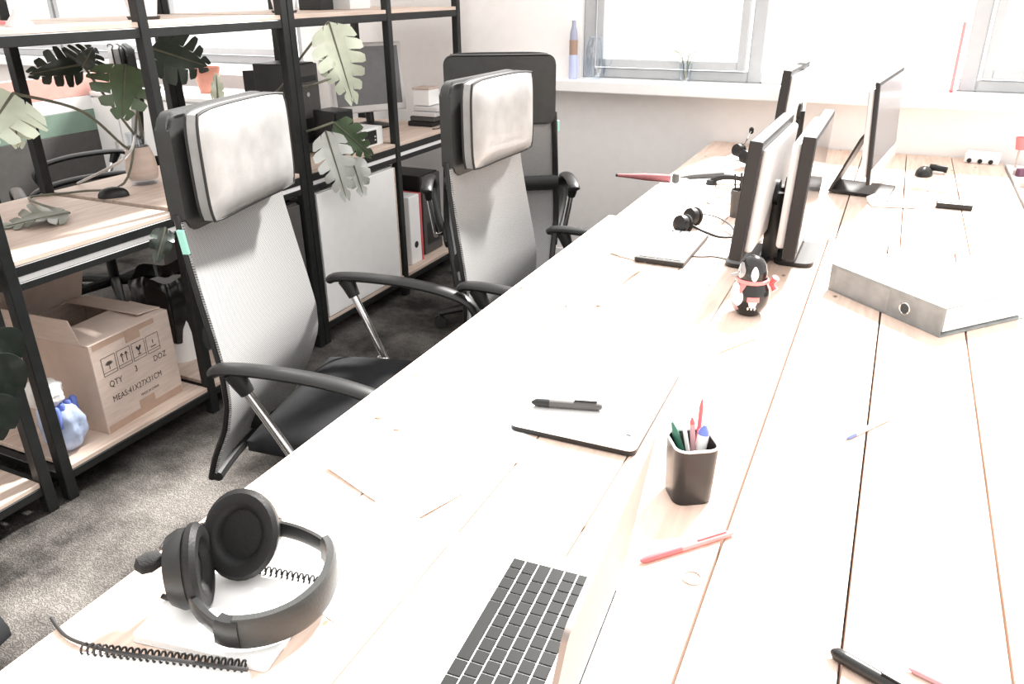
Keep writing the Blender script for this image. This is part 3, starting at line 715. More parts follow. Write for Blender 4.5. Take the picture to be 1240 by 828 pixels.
# ================================================================== MONITORS AND THINGS BY THE WINDOW
def monitor(name, label, near, W, H, yaw, tilt, faces, depth=.032, stand='base', chin=False, group=None, backm='greyplastic', bz=TT):
    """near = lower corner nearest the camera; panel runs along local +y; faces = +1 screen to +x, -1 to -x"""
    near = Vector(near)
    o = thing(name, label, 'monitor', (near.x, near.y, bz), yaw, group)
    p = obj('panel', box((-depth/2, 0, 0), (depth/2, W, H), .004, 2), 'darkedge', o, loc=(0, 0, near.z-bz), rot=(0, tilt, 0))
    f = faces
    obj('screen', box((f*(depth/2-.001) if f > 0 else -depth/2-.0012, .012, .055 if chin else .018), (f*depth/2+.0012 if f > 0 else -depth/2+.001, W-.012, H-.012)), 'greyscreen' if chin else 'screen', p)
    if chin: obj('chin', box((depth/2-.001, .003, .003), (depth/2+.0016, W-.003, .052), .0005), 'alu', p)
    obj('back_cover', box((-f*depth/2-.022 if f > 0 else depth/2-.002, .02, .02), (-f*depth/2+.002 if f > 0 else depth/2+.020, W-.02, H-.02), .010, 3), backm, p)
    zc = near.z-bz+H*.42
    if stand == 'base':
        ob = thing_part = obj('stand_neck', tube(bmesh.new(), [(-f*.050, W/2, .012), (-f*.050, W/2, zc)], .022, 10, flat=(.6, 1)), 'blackplastic', o, True)
        obj('stand_foot', prism(bmesh.new(), rrect(.105, .22, .03, 5, 0, W/2), 0, .012), 'blackplastic', o, True)
        obj('neck_joint', tube(bmesh.new(), [(-f*.055, W/2, zc), (-f*.020, W/2, zc)], .035, 12), 'blackplastic', o, True)
    else:
        b = bmesh.new(); w2 = .10
        pr = [(-f*.03, zc+.05), (-f*.075, zc-.02), (-f*.15, .02), (-f*.155, .008), (f*.05, 0.003)]
        def g(u, v):
            i = min(int(v*(len(pr)-1)), len(pr)-2); q = v*(len(pr)-1)-i
            return Vector((pr[i][0]+(pr[i+1][0]-pr[i][0])*q, W/2+(u-.5)*2*w2, pr[i][1]+(pr[i+1][1]-pr[i][1])*q))
        obj('stand_foot', grid(b, g, 2, 12, .008), 'darkedge', o, True)
    return o
monitor('desktop_monitor', 'dark-edged monitor facing the mesh chairs, its pale back behind the bird doll', (-.303, 1.945, .805), .50, .30, R_(-1), R_(4), -1)
monitor('desktop_monitor', 'dark-edged monitor back to back with the one behind the bird doll', (-.182, 2.02, .800), .50, .31, R_(0), R_(2), 1)
monitor('desktop_monitor', 'monitor standing nearest the window wall, on the mesh chair side', (-.415, 3.33, .83), .48, .31, R_(-2), R_(3), -1, backm='white')
monitor('desktop_computer', 'thin all-in-one computer with dark screen and silver chin', (-.040, 2.86, .825), .60, .33, R_(-6), R_(-4), 1, depth=.014, stand='leg', chin=True, backm='alu')
# clutter between the monitors
o = thing('grey_bottle', 'grey ribbed bottle between the two back to back monitors', 'bottle', (-.238, 2.44, TT))
obj('bottle_body', lathe(bmesh.new(), [(.018, 0), (.020, .006), (.020, .035), (.018, .04), (.020, .046), (.020, .085), (.014, .11), (.009, .12), (.009, .135)], 20), 'greyplastic', o, True)
obj('cap', lathe(bmesh.new(), [(.011, .136), (.011, .155), (.008, .157)], 16), 'whiteplastic', o, True)
# white keyboard on the left desks
k0 = tz(768, 312, TT+.012); k1 = tz(828, 320, TT+.012); d = k1-k0
kb = thing('white_keyboard', 'white keyboard with a dark front edge before the second headset', 'keyboard', (k0.x, k0.y, TT), math.atan2(d.y, d.x))
KW = d.length; KL = .30
obj('keyboard_body', box((0, 0, .003), (KW, KL, .016), .003, 2), 'darkgrey', kb)
obj('front_edge', box((.002, -.003, .002), (KW-.002, .0015, .015), .001), 'darkedge', kb)
me = None
nx, ny = 5, 14
for i in range(nx):
    for j in range(ny):
        if me is None:
            b = box((0, 0, 0), ((KW-.02)/nx-.003, (KL-.02)/ny-.003, .004), .001); me = bpy.data.meshes.new('key'); b.to_mesh(me); b.free()
        link('key', me, 'whiteplastic', kb, loc=(.01+i*(KW-.02)/nx+.0015, .01+j*(KL-.02)/ny+.0015, .0158))
pen('white_pen', 'white pen lying beside the white keyboard', tz(736, 306, TT), tz(782, 319, TT), .0045, 'whiteplastic', 'greyplastic')
# second headset
def small_headset(label, pA, pB, arc, mic=None):
    h = thing('headset', label, 'headset', (pA.x, pA.y, TT))
    o0 = Vector((pA.x, pA.y, TT))
    for p in (pA, pB):
        e = obj('ear_cup', lathe(bmesh.new(), [(.018, 0), (.026, .004), (.028, .014), (.025, .026), (.012, .030)], 20), 'darkedge', h, True, p-o0, (R_(78), 0, R_(-30)))
        obj('ear_pad', lathe(bmesh.new(), [(.026, -.010), (.030, -.006), (.029, .002), (.018, .004)], 20), 'foam', e, True)
    obj('headband', tube(bmesh.new(), spl([p-o0 for p in arc], 6), .005, 8, flat=(1, .5)), 'darkedge', h, True)
    if mic:
        b = obj('microphone_boom', tube(bmesh.new(), spl([p-o0 for p in mic], 5), .002, 6), 'blackplastic', h, True)
        q = mic[-1]-o0; obj('microphone_foam', tube(bmesh.new(), [q+Vector((0, 0, -.014)), q+Vector((0, 0, -.007)), q+Vector((0, 0, .008)), q+Vector((0, 0, .014))], [.005, .010, .010, .004], 12), 'foam', b, True)
    return h
small_headset('dark grey headset lying behind the white keyboard', tz(829, 271, TT+.032), tz(841, 262, TT+.032), [tz(845, 258, TT+.04), tz(866, 262, TT+.03), tz(884, 272, TT+.02), tz(890, 285, TT+.012), tz(872, 287, TT+.008), tz(852, 280, TT+.012), tz(836, 272, TT+.03)])
small_headset('black headset with raised microphone standing near the window wall', tz(905, 190, TT+.045), tz(896, 182, TT+.045), [tz(905, 186, TT+.05), tz(915, 180, TT+.07), tz(918, 186, TT+.04)], [tz(902, 186, TT+.05), tz(900, 178, TT+.07), tz(905, 168, TT+.115), tz(910, 158, TT+.13)])
# gooseneck microphone with round grey head
mp_ = tz(817, 232, TT); o = thing('desk_microphone', 'small grey microphone on a thin stem at the desk edge', 'microphone', mp_)
obj('stem', tube(bmesh.new(), [(0, 0, .006), (0, .0, .02), (0, 0, .045)], .0018, 8), 'whiteplastic', o, True)
obj('base', lathe(bmesh.new(), [(.022, 0), (.022, .004), (.004, .007)], 18), 'whiteplastic', o, True)
obj('head', lathe(bmesh.new(), [(.006, .03), (.013, .036), (.014, .055), (.012, .066), (.004, .070)], 16), 'darkgrey', o, True)
# black tapered pens and folded umbrella
def cone_thing(name, label, cat, p0, p1, rads, m):
    o = thing(name, label, cat, p0); d = p1-p0
    n = len(rads)
    obj('shaft', tube(bmesh.new(), [d*(i/(n-1))+Vector((0, 0, max(rads))) for i in range(n)], rads, 10, flat=(1, .9)), m, o, True)
    obj('end_cap', tube(bmesh.new(), [d+Vector((0, 0, max(rads))), d*1.04+Vector((0, 0, max(rads)))], rads[-1]*.8, 10), 'blackplastic', o, True)
    return o
cone_thing('folded_umbrella', 'small black folded umbrella pointing across the desk', 'umbrella', tz(824, 219, TT), tz(873, 216, TT), [.003, .010, .013, .014, .015], 'darkgrey')
cone_thing('red_umbrella', 'dark red folded umbrella sticking out past the desk edge', 'umbrella', tz(812, 221, TT+.004), tz(748, 217, TT+.004), [.016, .016, .015, .010, .007], mat('dark_red_fabric', (.30, .10, .105), .7))
for i, (a, b_, rz) in enumerate((((-.74, 2.72), (.21, .29), 8), ((-.70, 3.02), (.29, .21), 15), ((-.66, 3.42), (.21, .29), -6))):
    o = obj('white_document', box((0, 0, 0), (b_[0], b_[1], .006), .001), 'paper', None, loc=(a[0], a[1], TT+.0002), rot=(0, 0, R_(rz)))
    tag(o, ('white document pile beside the grey microphone', 'white document pile under the black umbrella', 'white document pile near the window sill end of the desk')[i], 'papers', 'documents on the window desk')
# glasses, cups and cable by the monitor
gp = tz(872, 248, TT)
gl = thing('eyeglasses', 'thin dark eyeglasses beside the monitor behind the bird doll', 'glasses', gp, R_(20))
for x in (-.03, .03): obj('rim', tube(bmesh.new(), [(x+.024*math.cos(R_(24*k)), 0, .022+.019*math.sin(R_(24*k))) for k in range(15)], .0014, 5, closed=True), 'darkedge', gl, True)
obj('bridge', tube(bmesh.new(), [(-.007, 0, .026), (.007, 0, .026)], .0014, 6), 'darkedge', gl)
for x in (-.055, .055): obj('temple', tube(bmesh.new(), [(x, 0, .03), (x, .10, .03), (x, .13, .012)], .0014, 6), 'darkedge', gl, True)
ph = thing('telephone_handset', 'dark telephone handset with a cord behind the monitor edge', 'telephone', tz(884, 226, TT), R_(10))
obj('grip', tube(bmesh.new(), spl([(-.07, 0, .02), (-.03, 0, .035), (.03, 0, .035), (.07, 0, .02)], 5), .011, 8), 'darkedge', ph, True)
for x in (-.07, .07): obj('ear_piece', lathe(bmesh.new(), [(.02, 0), (.022, .006), (.018, .024)], 16, (x, 0, 0)), 'darkedge', ph, True)
ct = thing('pen_tumbler', 'dark ribbed tumbler of pens behind the monitor edge', 'tumbler', tz(893, 262, TT))
obj('tumbler_body', lathe(bmesh.new(), [(.026, 0), (.030, .09), (.027, .09), (.024, .006)], 20, cap=True), 'darkgrey', ct, True)
for k in range(4): obj('pen', tube(bmesh.new(), [(.008*math.cos(k*1.6), .008*math.sin(k*1.6), .008), (.022*math.cos(k*1.6), .022*math.sin(k*1.6), .12+.01*k)], .003, 6), 'darkedge', ct, True)
cbp = [tz(830, 310, TT+.003), tz(848, 311, TT+.003), tz(866, 311, TT+.003), tz(888, 316, TT+.003)]
tag(obj('keyboard_cable', tube(bmesh.new(), spl([p-cbp[0] for p in cbp], 5), .0022, 6), 'rubber', None, True, cbp[0]), 'thin black keyboard cable leading to the monitor', 'cable')
bk = tz(1000, 205, TT)
# right-hand window desk
def slab(name, label, cat, px0, px1, dep, h, m, parts=None, z=TT):
    p0 = tz(*px0, z); p1 = tz(*px1, z); d = p1-p0
    o = thing(name, label, cat, p0, math.atan2(d.y, d.x)); L = d.length
    obj('body', box((0, 0, .001), (L, dep, h), min(.003, h*.3), 2), m, o)
    if parts: parts(o, L)
    return o
def kbkeys(o, L):
    for i in range(14):
        for j in range(4): obj('key', box((.006+i*(L-.012)/14, .008+j*.026, .014), (.006+(i+.8)*(L-.012)/14, .028+j*.026, .019), .001), 'whiteplastic', o)
slab('slim_keyboard', 'slim white keyboard before the all-in-one computer', 'keyboard', (1048, 242), (1075, 247), .06, .014, 'whiteplastic')
slab('mobile_phone', 'white mobile phone with a grey screen on the window desk', 'phone', (1055, 251), (1110, 253), .075, .009, 'whiteplastic', lambda o, L: obj('screen', box((.01, .006, .0088), (L-.01, .069, .0096)), 'greyscreen', o))
def teeth(o, L):
    for i in range(6): obj('button', box((.008+i*(L-.012)/6, .010, .0195), (.008+(i+.55)*(L-.012)/6, .034, .0245), .001), 'whiteplastic', o)
slab('power_strip', 'black power strip with white sockets on the window desk', 'power strip', (1133, 252), (1177, 256), .045, .020, 'blackplastic', teeth)
ms = thing('computer_mouse', 'black computer mouse beside the all-in-one computer', 'mouse', tz(1118, 212, TT), R_(80))
def mouseg(u, v):
    a = (u-.5)*math.pi; b_ = v*math.pi
    return Vector((.052*math.sin(a)*1.0, .032*math.cos(a)*math.cos(b_), .036*max(0, math.cos(a))**.8*math.sin(b_)))
obj('shell', grid(bmesh.new(), mouseg, 14, 14), 'blackplastic', ms, True)
obj('wheel', tube(bmesh.new(), [(.028, -.003, .028), (.028, .003, .028)], .007, 12), 'greyplastic', ms, True)
gg = thing('black_webcam', 'small black webcam with a white clip beside the black mouse', 'webcam', tz(1136, 210, TT), R_(-10))
obj('camera_head', tube(bmesh.new(), [(-.035, 0, .022), (.03, 0, .018)], .014, 12), 'blackplastic', gg, True)
obj('clip', box((-.02, -.012, 0), (.02, .016, .012), .003), 'whiteplastic', gg)
# things on the white side table
o = thing('paper_tray', 'white paper tray with small dark pegs at the window end of the desk', 'tray', (.375, 3.915, TT), R_(-8))
obj('tray_body', box((-.065, -.045, 0), (.065, .045, .04), .004), 'paper', o)
for k in range(3): obj('peg', tube(bmesh.new(), [(-.045+.04*k, -.057, .012), (-.045+.04*k, -.046, .012)], .009, 10), 'darkedge', o, True)
o = thing('red_cup', 'small pinkish red paper cup on a thin stem', 'cup', (.50, 3.90, .73))
obj('cup_body', lathe(bmesh.new(), [(.016, .075), (.024, .125), (.022, .125), (.015, .08)], 18), 'pink', o, True)
obj('stem', tube(bmesh.new(), [(0, 0, 0), (0, 0, .076)], .004, 8), 'card', o)
for i, (x, y, lb) in enumerate(((.505, 3.72, 'dark plum toy blocks on the white side table, next to the tray'), (.515, 3.50, 'dark plum toy blocks on the white side table, away from the tray'))):
    o = thing('toy_blocks', lb, 'toy', (x, y, .73), R_(30+40*i), 'toy blocks')
    obj('block', box((-.02, -.012, 0), (.02, .012, .03), .002), mat('plum_%d' % i, (.16, .06, .10), .5), o)
    obj('block', box((-.014, .013, 0), (.016, .035, .018), .002), 'card', o)
# window sill
SZ = 1.0125
def sill(px, py=None): p = ty(px, 60, WY-.03); return Vector((p.x, WY-.03, SZ))
o = thing('glass_with_plant', 'clear glass of green cuttings on the window sill', 'vase', sill(832))
obj('glass', lathe(bmesh.new(), [(.028, 0), (.032, .085), (.029, .085), (.026, .006)], 20), 'clear', o, True)
for k in range(5):
    a = k*1.3; st = obj('stem', tube(bmesh.new(), [(0, 0, .01), (.02*math.cos(a), .02*math.sin(a), .10), (.04*math.cos(a), .04*math.sin(a), .14)], .0018, 6), 'leaf', o, True)
    obj('leaf', prism(bmesh.new(), [(0, 0), (.012, .012), (.03, .010), (.042, 0), (.03, -.010), (.012, -.012)], 0, .001), 'leaflight', st, loc=(.035*math.cos(a), .035*math.sin(a), .13-.02*(k % 3)), rot=(.4, -.5, a))
o = thing('succulent_dish', 'low pale green succulent in a white dish on the window sill', 'plant', sill(985))
obj('dish', lathe(bmesh.new(), [(.035, 0), (.05, .025), (.046, .025), (.03, .006)], 22), 'white', o, True)
for k in range(9):
    a = k*.7; obj('leaf', tube(bmesh.new(), [(0, 0, .02), (.022*math.cos(a), .022*math.sin(a), .038), (.042*math.cos(a), .042*math.sin(a), .045)], [.006, .009, .002], 8, flat=(1, .5)), 'leaflight', o, True)
o = thing('blue_bottle', 'tall narrow pale blue bottle with a brown label band on the window sill', 'bottle', sill(697)+Vector((0, -.03, 0)))
obj('bottle_body', lathe(bmesh.new(), [(.020, 0), (.022, .004), (.022, .115)], 20), mat('pale_blue_label', (.50, .55, .78), .4), o, True)
obj('label_band', lathe(bmesh.new(), [(.021, .115), (.021, .185)], 20), mat('brown_band', (.34, .23, .17), .5), o, True)
obj('neck', lathe(bmesh.new(), [(.020, .185), (.018, .22), (.010, .25), (.010, .275)], 20), mat('grey_blue_neck', (.30, .32, .42), .3), o, True)
o = thing('glass_jug', 'clear glass jug on the window sill beside the blue bottle', 'jug', sill(722)+Vector((0, -.01, 0)))
obj('jug_body', lathe(bmesh.new(), [(.045, 0), (.055, .05), (.05, .14), (.035, .19), (.038, .20), (.035, .20), (.033, .19), (.048, .14), (.052, .05), (.04, .006)], 24), 'clear', o, True)
obj('handle', tube(bmesh.new(), spl([(.05, 0, .15), (.085, 0, .14), (.085, 0, .08), (.053, 0, .06)], 5), .004, 8), 'clear', o, True)
o = thing('pink_ruler', 'thin pink ruler leaning upright against the window frame', 'ruler', Vector((.205, WY-.02, SZ)))
obj('blade', box((-.006, -.002, 0), (.006, .002, .28), .0005), 'pink', o, rot=(R_(-6), 0, 0))
obj('end_cap', box((-.007, -.003, 0), (.007, .003, .008), .001), 'red', o)

# ================================================================== PLANTS
def leaf_mesh(L, W, lobes=5, split=.62, droop=.25, fold=.12, holes=True):
    """split monstera blade: local x along midrib, y across, z up (top side)"""
    bm = bmesh.new()
    def pt(x, y):
        t = x/L; a = abs(y)/max(W/2, 1e-6)
        return Vector((x, y, -droop*L*t*t*.6+fold*W*(a)-.30*fold*W*a*a*2-.015*math.sin(t*9)*a))
    def half(t): return W/2*(math.sin(math.pi*min(1, (t*.93+.07))**.62)**.8) if t < 1 else 0
    for sg in (1, -1):
        n = lobes; rib = [i/(n*4)*L for i in range(n*4+1)]
        # inner continuous strip by the midrib
        for i in range(n):
            t0, t1 = i/n, (i+1)/n
            K = 4
            for k in range(K):
                a0, a1 = t0+(t1-t0)*k/K, t0+(t1-t0)*(k+1)/K
                def row(t, f, sh):
                    w_ = half(t)*f; x = (t+sh*f)*L
                    return pt(min(x, L*1.08), sg*w_)
                inn = 1-split
                v = [bm.verts.new(row(a0, 0, 0)), bm.verts.new(row(a1, 0, 0)), bm.verts.new(row(a1, inn, .10)), bm.verts.new(row(a0, inn, .10))]
                bm.faces.new(v if sg > 0 else v[::-1])
            # finger
            K = 4; m_ = (t0+t1)/2; sh = .10
            gapw = .16 if 0 < i < n-1 else .06
            prev = None
            for k in range(K+1):
                f = inn+(1-inn)*k/K; nar = 1-gapw*(k/K)**.5*1.6-(.25 if k == K else 0)
                h_ = (t1-t0)/2*nar
                ra = [row2 for row2 in ()]
                cur = []
                for q in (-1, 0, 1):
                    t_ = m_+q*h_; w_ = half(min(max(m_+q*h_*.6, .02), .985))*f; x = (t_+sh*f)*L
                    cur.append(bm.verts.new(pt(min(x, L*1.1), sg*w_)))
                if prev:
                    for q in range(2):
                        v = [prev[q], prev[q+1], cur[q+1], cur[q]]; bm.faces.new(v if sg > 0 else v[::-1])
                prev = cur
    bmesh.ops.remove_doubles(bm, verts=bm.verts, dist=.0006)
    fs = list(bm.faces); bm.verts.index_update(); vs_ = list(bm.verts); dn = {v: bm.verts.new(v.co-Vector((0, 0, .0012))) for v in vs_}
    rimE = [e for e in bm.edges if e.is_boundary]
    for f in fs: bm.faces.new([dn[v] for v in reversed(f.verts)])
    for e in rimE:
        a, b = e.verts; bm.faces.new((a, b, dn[b], dn[a]))
    return bm
def leaf(parent, base, tip, W, nrm, m, lobes=5, droop=.2, split=.6, rib=True):
    base = Vector(base); tip = Vector(tip); L = (tip-base).length
    o = obj('leaf', leaf_mesh(L, W, lobes, split, droop), m, parent, True, ang=60)
    o.rotation_mode = 'QUATERNION'; o.rotation_quaternion = look(tip-base, nrm).to_quaternion(); o.location = base-parent.location
    if rib: obj('midrib', tube(bmesh.new(), [(L*t, 0, -droop*L*t*t*.6+.001) for t in (0, .25, .5, .75, .98)], [.004, .0035, .003, .002, .001], 6), 'stem', o, True)
    return o
def stem(parent, pts, r=.005, m='stem'):
    return obj('stem', tube(bmesh.new(), spl([Vector(p)-parent.location for p in pts], 6), r, 7), m, parent, True)
toC = lambda p: (CAM-Vector(p)).normalized()
# monstera in a jar on the carton shelf
jb = Vector((-2.55, 2.10, .7685))
mon = thing('monstera_plant', 'monstera plant in a glass jar on the shelf above the carton', 'plant', jb)
obj('jar', lathe(bmesh.new(), [(.045, 0), (.055, .03), (.05, .10), (.032, .16), (.036, .19), (.033, .19), (.028, .16), (.045, .10), (.05, .03), (.04, .008)], 22), 'clear', mon, True)
obj('burlap_wrap', lathe(bmesh.new(), [(.050, .02), (.058, .05), (.053, .10), (.040, .14)], 18, cap=False), 'card', mon, True)
top = jb+Vector((0, 0, .18))
def mleaf(bpx, tpx, Xb, Xt, W, m, up=(.6, -.6, .4), lobes=5, droop=.15, stemvia=None, frm=None, par=None, split=.6):
    b = tx(*bpx, Xb); t_ = tx(*tpx, Xt); par = par or mon
    n = toC(b)+Vector(up)*.3
    leaf(par, b, t_, W, n, m, lobes, droop, split)
    if stemvia is not None: stem(par, [frm or top]+[tx(*q[:2], q[2]) for q in stemvia]+[b], .0048)
mleaf((152, 78), (148, 138), -2.42, -2.36, .23, 'leaf', stemvia=[(172, 160, -2.5)])
mleaf((183, 58), (256, 82), -2.36, -2.38, .20, 'leafdark', (.3, -.9, .1), stemvia=[(168, 120, -2.5)])
mleaf((100, 78), (38, 88), -2.60, -2.66, .14, 'leafdark', (.2, -.4, .8), stemvia=[(130, 120, -2.58)])
mleaf((100, 82), (112, 58), -2.55, -2.52, .15, 'leafdark', (.6, -.5, .2))
mleaf((16, 113), (-20, 165), -2.30, -2.24, .24, 'leaflight', (.6, -.6, .4), stemvia=[(155, 180, -2.5), (100, 135, -2.42)])
mleaf((14, 122), (22, 176), -2.32, -2.30, .12, 'leaflight', (.6, -.6, .2))
# hanging leaf beside the first chair and small pale sprout
mleaf((200, 275), (190, 315), -2.04, -2.03, .075, 'leafdark', stemvia=None, lobes=3)
# wilted leaf lying on the board
wp = tz(85, 262, .775); wq = tz(5, 274, .775)
leaf(mon, wp+Vector((0, 0, .012)), wq+Vector((0, 0, .004)), .20, (0.1, 0, 1), 'leafdry', 6, .05)
stem(mon, [top, tz(150, 222, .80), tz(95, 232, .776), tz(35, 240, .776), wp+Vector((0, 0, .012))], .0045)
stem(mon, [top, tz(120, 170, 1.0)+Vector((.1, 0, -.05)), tz(94, 222, .772)], .0045, 'alu')
# trailing monstera before the old-monitor shelf
tb = Vector((-2.50, 2.30, .7685))
mon2 = thing('trailing_monstera', 'monstera with pale split leaves trailing in front of the old monitor', 'plant', tb)
obj('pot', lathe(bmesh.new(), [(.055, 0), (.075, .12), (.070, .12), (.052, .01)], 24), 'terracotta', mon2, True)
obj('soil', lathe(bmesh.new(), [(.001, .095), (.069, .10)], 20, cap=False), 'soil', mon2, True)
t2 = tb+Vector((0, 0, .10))
def m2(bpx, tpx, Xb, Xt, W, m, via, up=(.7, -.5, .2), lobes=5, droop=.15, split=.6): mleaf(bpx, tpx, Xb, Xt, W, m, up, lobes, droop, via, t2, mon2, split)
m2((398, 26), (428, 122), -2.02, -1.98, .20, 'leaflight', [(330, 115, -2.35), (360, 75, -2.15)], lobes=6)
m2((415, 38), (424, 82), -2.08, -2.06, .10, 'leaf', None, lobes=4, split=.4)
m2((404, 148), (452, 190), -2.00, -1.96, .13, 'leaf', [(345, 165, -2.3), (375, 158, -2.08)], lobes=5)
m2((394, 158), (420, 240), -2.03, -1.99, .16, 'leafgrey', None, lobes=6)
m2((425, 190), (440, 235), -2.02, -1.98, .12, 'leafgrey', None, lobes=4)
m2((400, 95), (392, 62), -2.04, -2.05, .07, 'leaflight', [(350, 112, -2.3), (375, 104, -2.1)], lobes=3)
m2((264, 124), (262, 90), -2.3, -2.3, .05, 'leaflight', [(266, 135, -2.32)], lobes=3, split=.25)
# rubber plant by the next shelving unit
rb = Vector((-2.22, .97, .7685))
rub = thing('rubber_plant', 'dark glossy rubber plant with oval leaves hanging off the shelf', 'plant', rb)
obj('pot', lathe(bmesh.new(), [(.06, 0), (.085, .14), (.079, .14), (.056, .012)], 26), 'white', rub, True)
obj('soil', lathe(bmesh.new(), [(.001, .115), (.078, .12)], 20, cap=False), 'soil', rub, True)
stem(rub, [rb+Vector((0, 0, .11)), rb+Vector((-.01, .01, .22)), rb+Vector((.0, .0, .34))], .008)
def oval(L, W, droop):
    bm = bmesh.new()
    def g(u, v):
        t = u; w_ = W/2*math.sin(math.pi*min(.999, t**.8))**.75; y = (v*2-1)*w_
        return Vector((t*L, y, -droop*L*t*t+.25*abs(y)))
    grid(bm, g, 10, 6, .0016); return bm
for bp0, tp0, W, XX in (((-12, 402), (28, 438), .10, -1.96), ((-6, 428), (30, 478), .085, -1.95), ((-20, 470), (14, 500), .10, -1.96), ((-14, 480), (22, 520), .085, -1.93), ((-18, 500), (6, 534), .075, -1.95)):
    b = tx(*bp0, XX); t_ = tx(*tp0, XX+.02)
    o = obj('leaf', oval((t_-b).length, W, .15), mat('rubber_leaf', (.028, .036, .03), .18, var=.15, coat=.4), rub, True, ang=60)
    o.rotation_mode = 'QUATERNION'; o.rotation_quaternion = look(t_-b, toC(b)+Vector((0, 0, .5))).to_quaternion(); o.location = b-rb
    stem(rub, [rb+Vector((0, 0, .12)), rb+Vector((.10, .0, .19)), Vector((-1.98, b.y-.04, .80)), Vector((-1.955, b.y-.02, b.z+(.80-b.z)*.4)), b], .0035)

# ================================================================== THINGS IN THE SHELVES
B0 = .1105; B1 = .7685; B2 = 1.3545       # board tops
# --- printed carton
ca = tz(133, 526, B0); cb_ = tz(222, 472, B0); d = cb_-ca
bxo = thing('cardboard_carton', 'open cardboard carton printed QTY 3 DOZ, on the bottom shelf', 'carton', ca, math.atan2(d.y, d.x)-R_(90))
CW, CD, CH = d.length, .40, .312            # local: y along the front, x towards the viewer, box runs to -x
th = .004
obj('front_panel', box((-th, 0, 0), (0, CW, CH), .001), 'card', bxo)
obj('back_panel', box((-CD, 0, 0), (-CD+th, CW, CH), .001), 'card', bxo)
obj('side_panel', box((-CD+th, 0, 0), (-th, th, CH), .001), mat('shaded_cardboard', (.50, .38, .31), .85, var=.06), bxo)  # near side: its shade is put into a darker card colour
obj('side_panel', box((-CD+th, CW-th, 0), (-th, CW, CH), .001), 'card', bxo)
obj('bottom_panel', box((-CD+th, th, 0), (-th, CW-th, th)), 'card', bxo)
def flap(lo, hi, loc, rot, m='card'): return obj('flap', box(lo, hi, .001), m, bxo, loc=loc, rot=rot)
flap((-.165, 0, 0), (0, CW, th), (0, 0, CH), (0, R_(4), 0))                       # front flap folded shut
flap((0, 0, 0), (.14, CW, th), (-CD, 0, CH), (0, R_(-70), 0))                      # back flap standing up
flap((-.37, 0, 0), (-.03, th, .10), (0, 0, CH), (R_(14), 0, 0))                     # near side flap standing
flap((-.37, -.10, 0), (-.03, 0, th), (0, CW, CH+.006), (R_(-6), 0, 0))
fp = bxo.children[0]
rotT = (R_(90), 0, R_(90))
def ctext(s, size, y, z, sx=1): return text('print', s, size, 'ink', fp, (.0003, y, z), rotT, .0002, sx=sx)
ctext('MEAS:41X27X31CM', .030, CW*.13, .098, .80)
ctext('QTY', .030, CW*.13, .152, .85); ctext('3', .030, CW*.45, .160, .85); ctext('DOZ', .030, CW*.70, .160, .85)
ctext('MADE IN CHINA', .013, CW*.46, .066, .8)
def quadline(bm, a, b, w_=.0016):
    a = Vector((0, *a)); b = Vector((0, *b)); dd = (b-a).normalized(); nn = Vector((0, -dd.z, dd.y))*w_/2
    v = [a-nn, b-nn, b+nn, a+nn]
    lo = [bm.verts.new(p+Vector((.0003, 0, 0))) for p in v]; hi = [bm.verts.new(p+Vector((.0006, 0, 0))) for p in v]
    bm.faces.new(hi); bm.faces.new(lo[::-1])
    for k in range(4): bm.faces.new((lo[k], lo[(k+1) % 4], hi[(k+1) % 4], hi[k]))
for i in range(4):
    y0 = CW*.10+i*.062; z0 = .196; s_ = .054; bm = bmesh.new()
    for a, b in (((0, 0), (s_, 0)), ((s_, 0), (s_, s_*1.15)), ((s_, s_*1.15), (0, s_*1.15)), ((0, s_*1.15), (0, 0)), ((0, .010), (s_, .010))): quadline(bm, (y0+a[0], z0+a[1]), (y0+b[0], z0+b[1]))
    cx_ = y0+s_/2; cz = z0+.034
    if i == 0:
        for k in range(9):
            a0 = R_(180*k/9); a1 = R_(180*(k+1)/9); quadline(bm, (cx_+.010*math.cos(a0), cz+.005*math.sin(a0)), (cx_+.010*math.cos(a1), cz+.005*math.sin(a1)), .012)
        quadline(bm, (cx_, cz), (cx_, cz-.018), .002)
    elif i == 1:
        for q in (-.009, .009):
            quadline(bm, (cx_+q, cz-.017), (cx_+q, cz+.012), .003); quadline(bm, (cx_+q-.006, cz+.006), (cx_+q, cz+.015), .003); quadline(bm, (cx_+q+.006, cz+.006), (cx_+q, cz+.015), .003)
    elif i == 2:
        quadline(bm, (cx_-.009, cz+.012), (cx_, cz-.002), .008); quadline(bm, (cx_+.009, cz+.012), (cx_, cz-.002), .008); quadline(bm, (cx_, cz), (cx_, cz-.016), .003); quadline(bm, (cx_-.007, cz-.017), (cx_+.007, cz-.017), .003)
    else:
        quadline(bm, (cx_, cz+.010), (cx_, cz-.004), .003); quadline(bm, (cx_-.012, cz-.014), (cx_+.012, cz-.014), .003)
    obj('print', bm, 'ink', fp)
obj('tape_strip', box((.0002, CW*.42, .27), (.0007, CW*.60, CH)), 'tape', fp); obj('tape_strip', box((.0002, CW*.42, 0), (.0007, CW*.62, .055)), 'tape', fp)
obj('tape_strip', box((.0001, .004, 0), (.0004, CW-.004, .026)), 'tape', fp); obj('tape_strip', box((.0001, .012, CH-.018), (.0004, CW*.8, CH)), 'tape', fp)
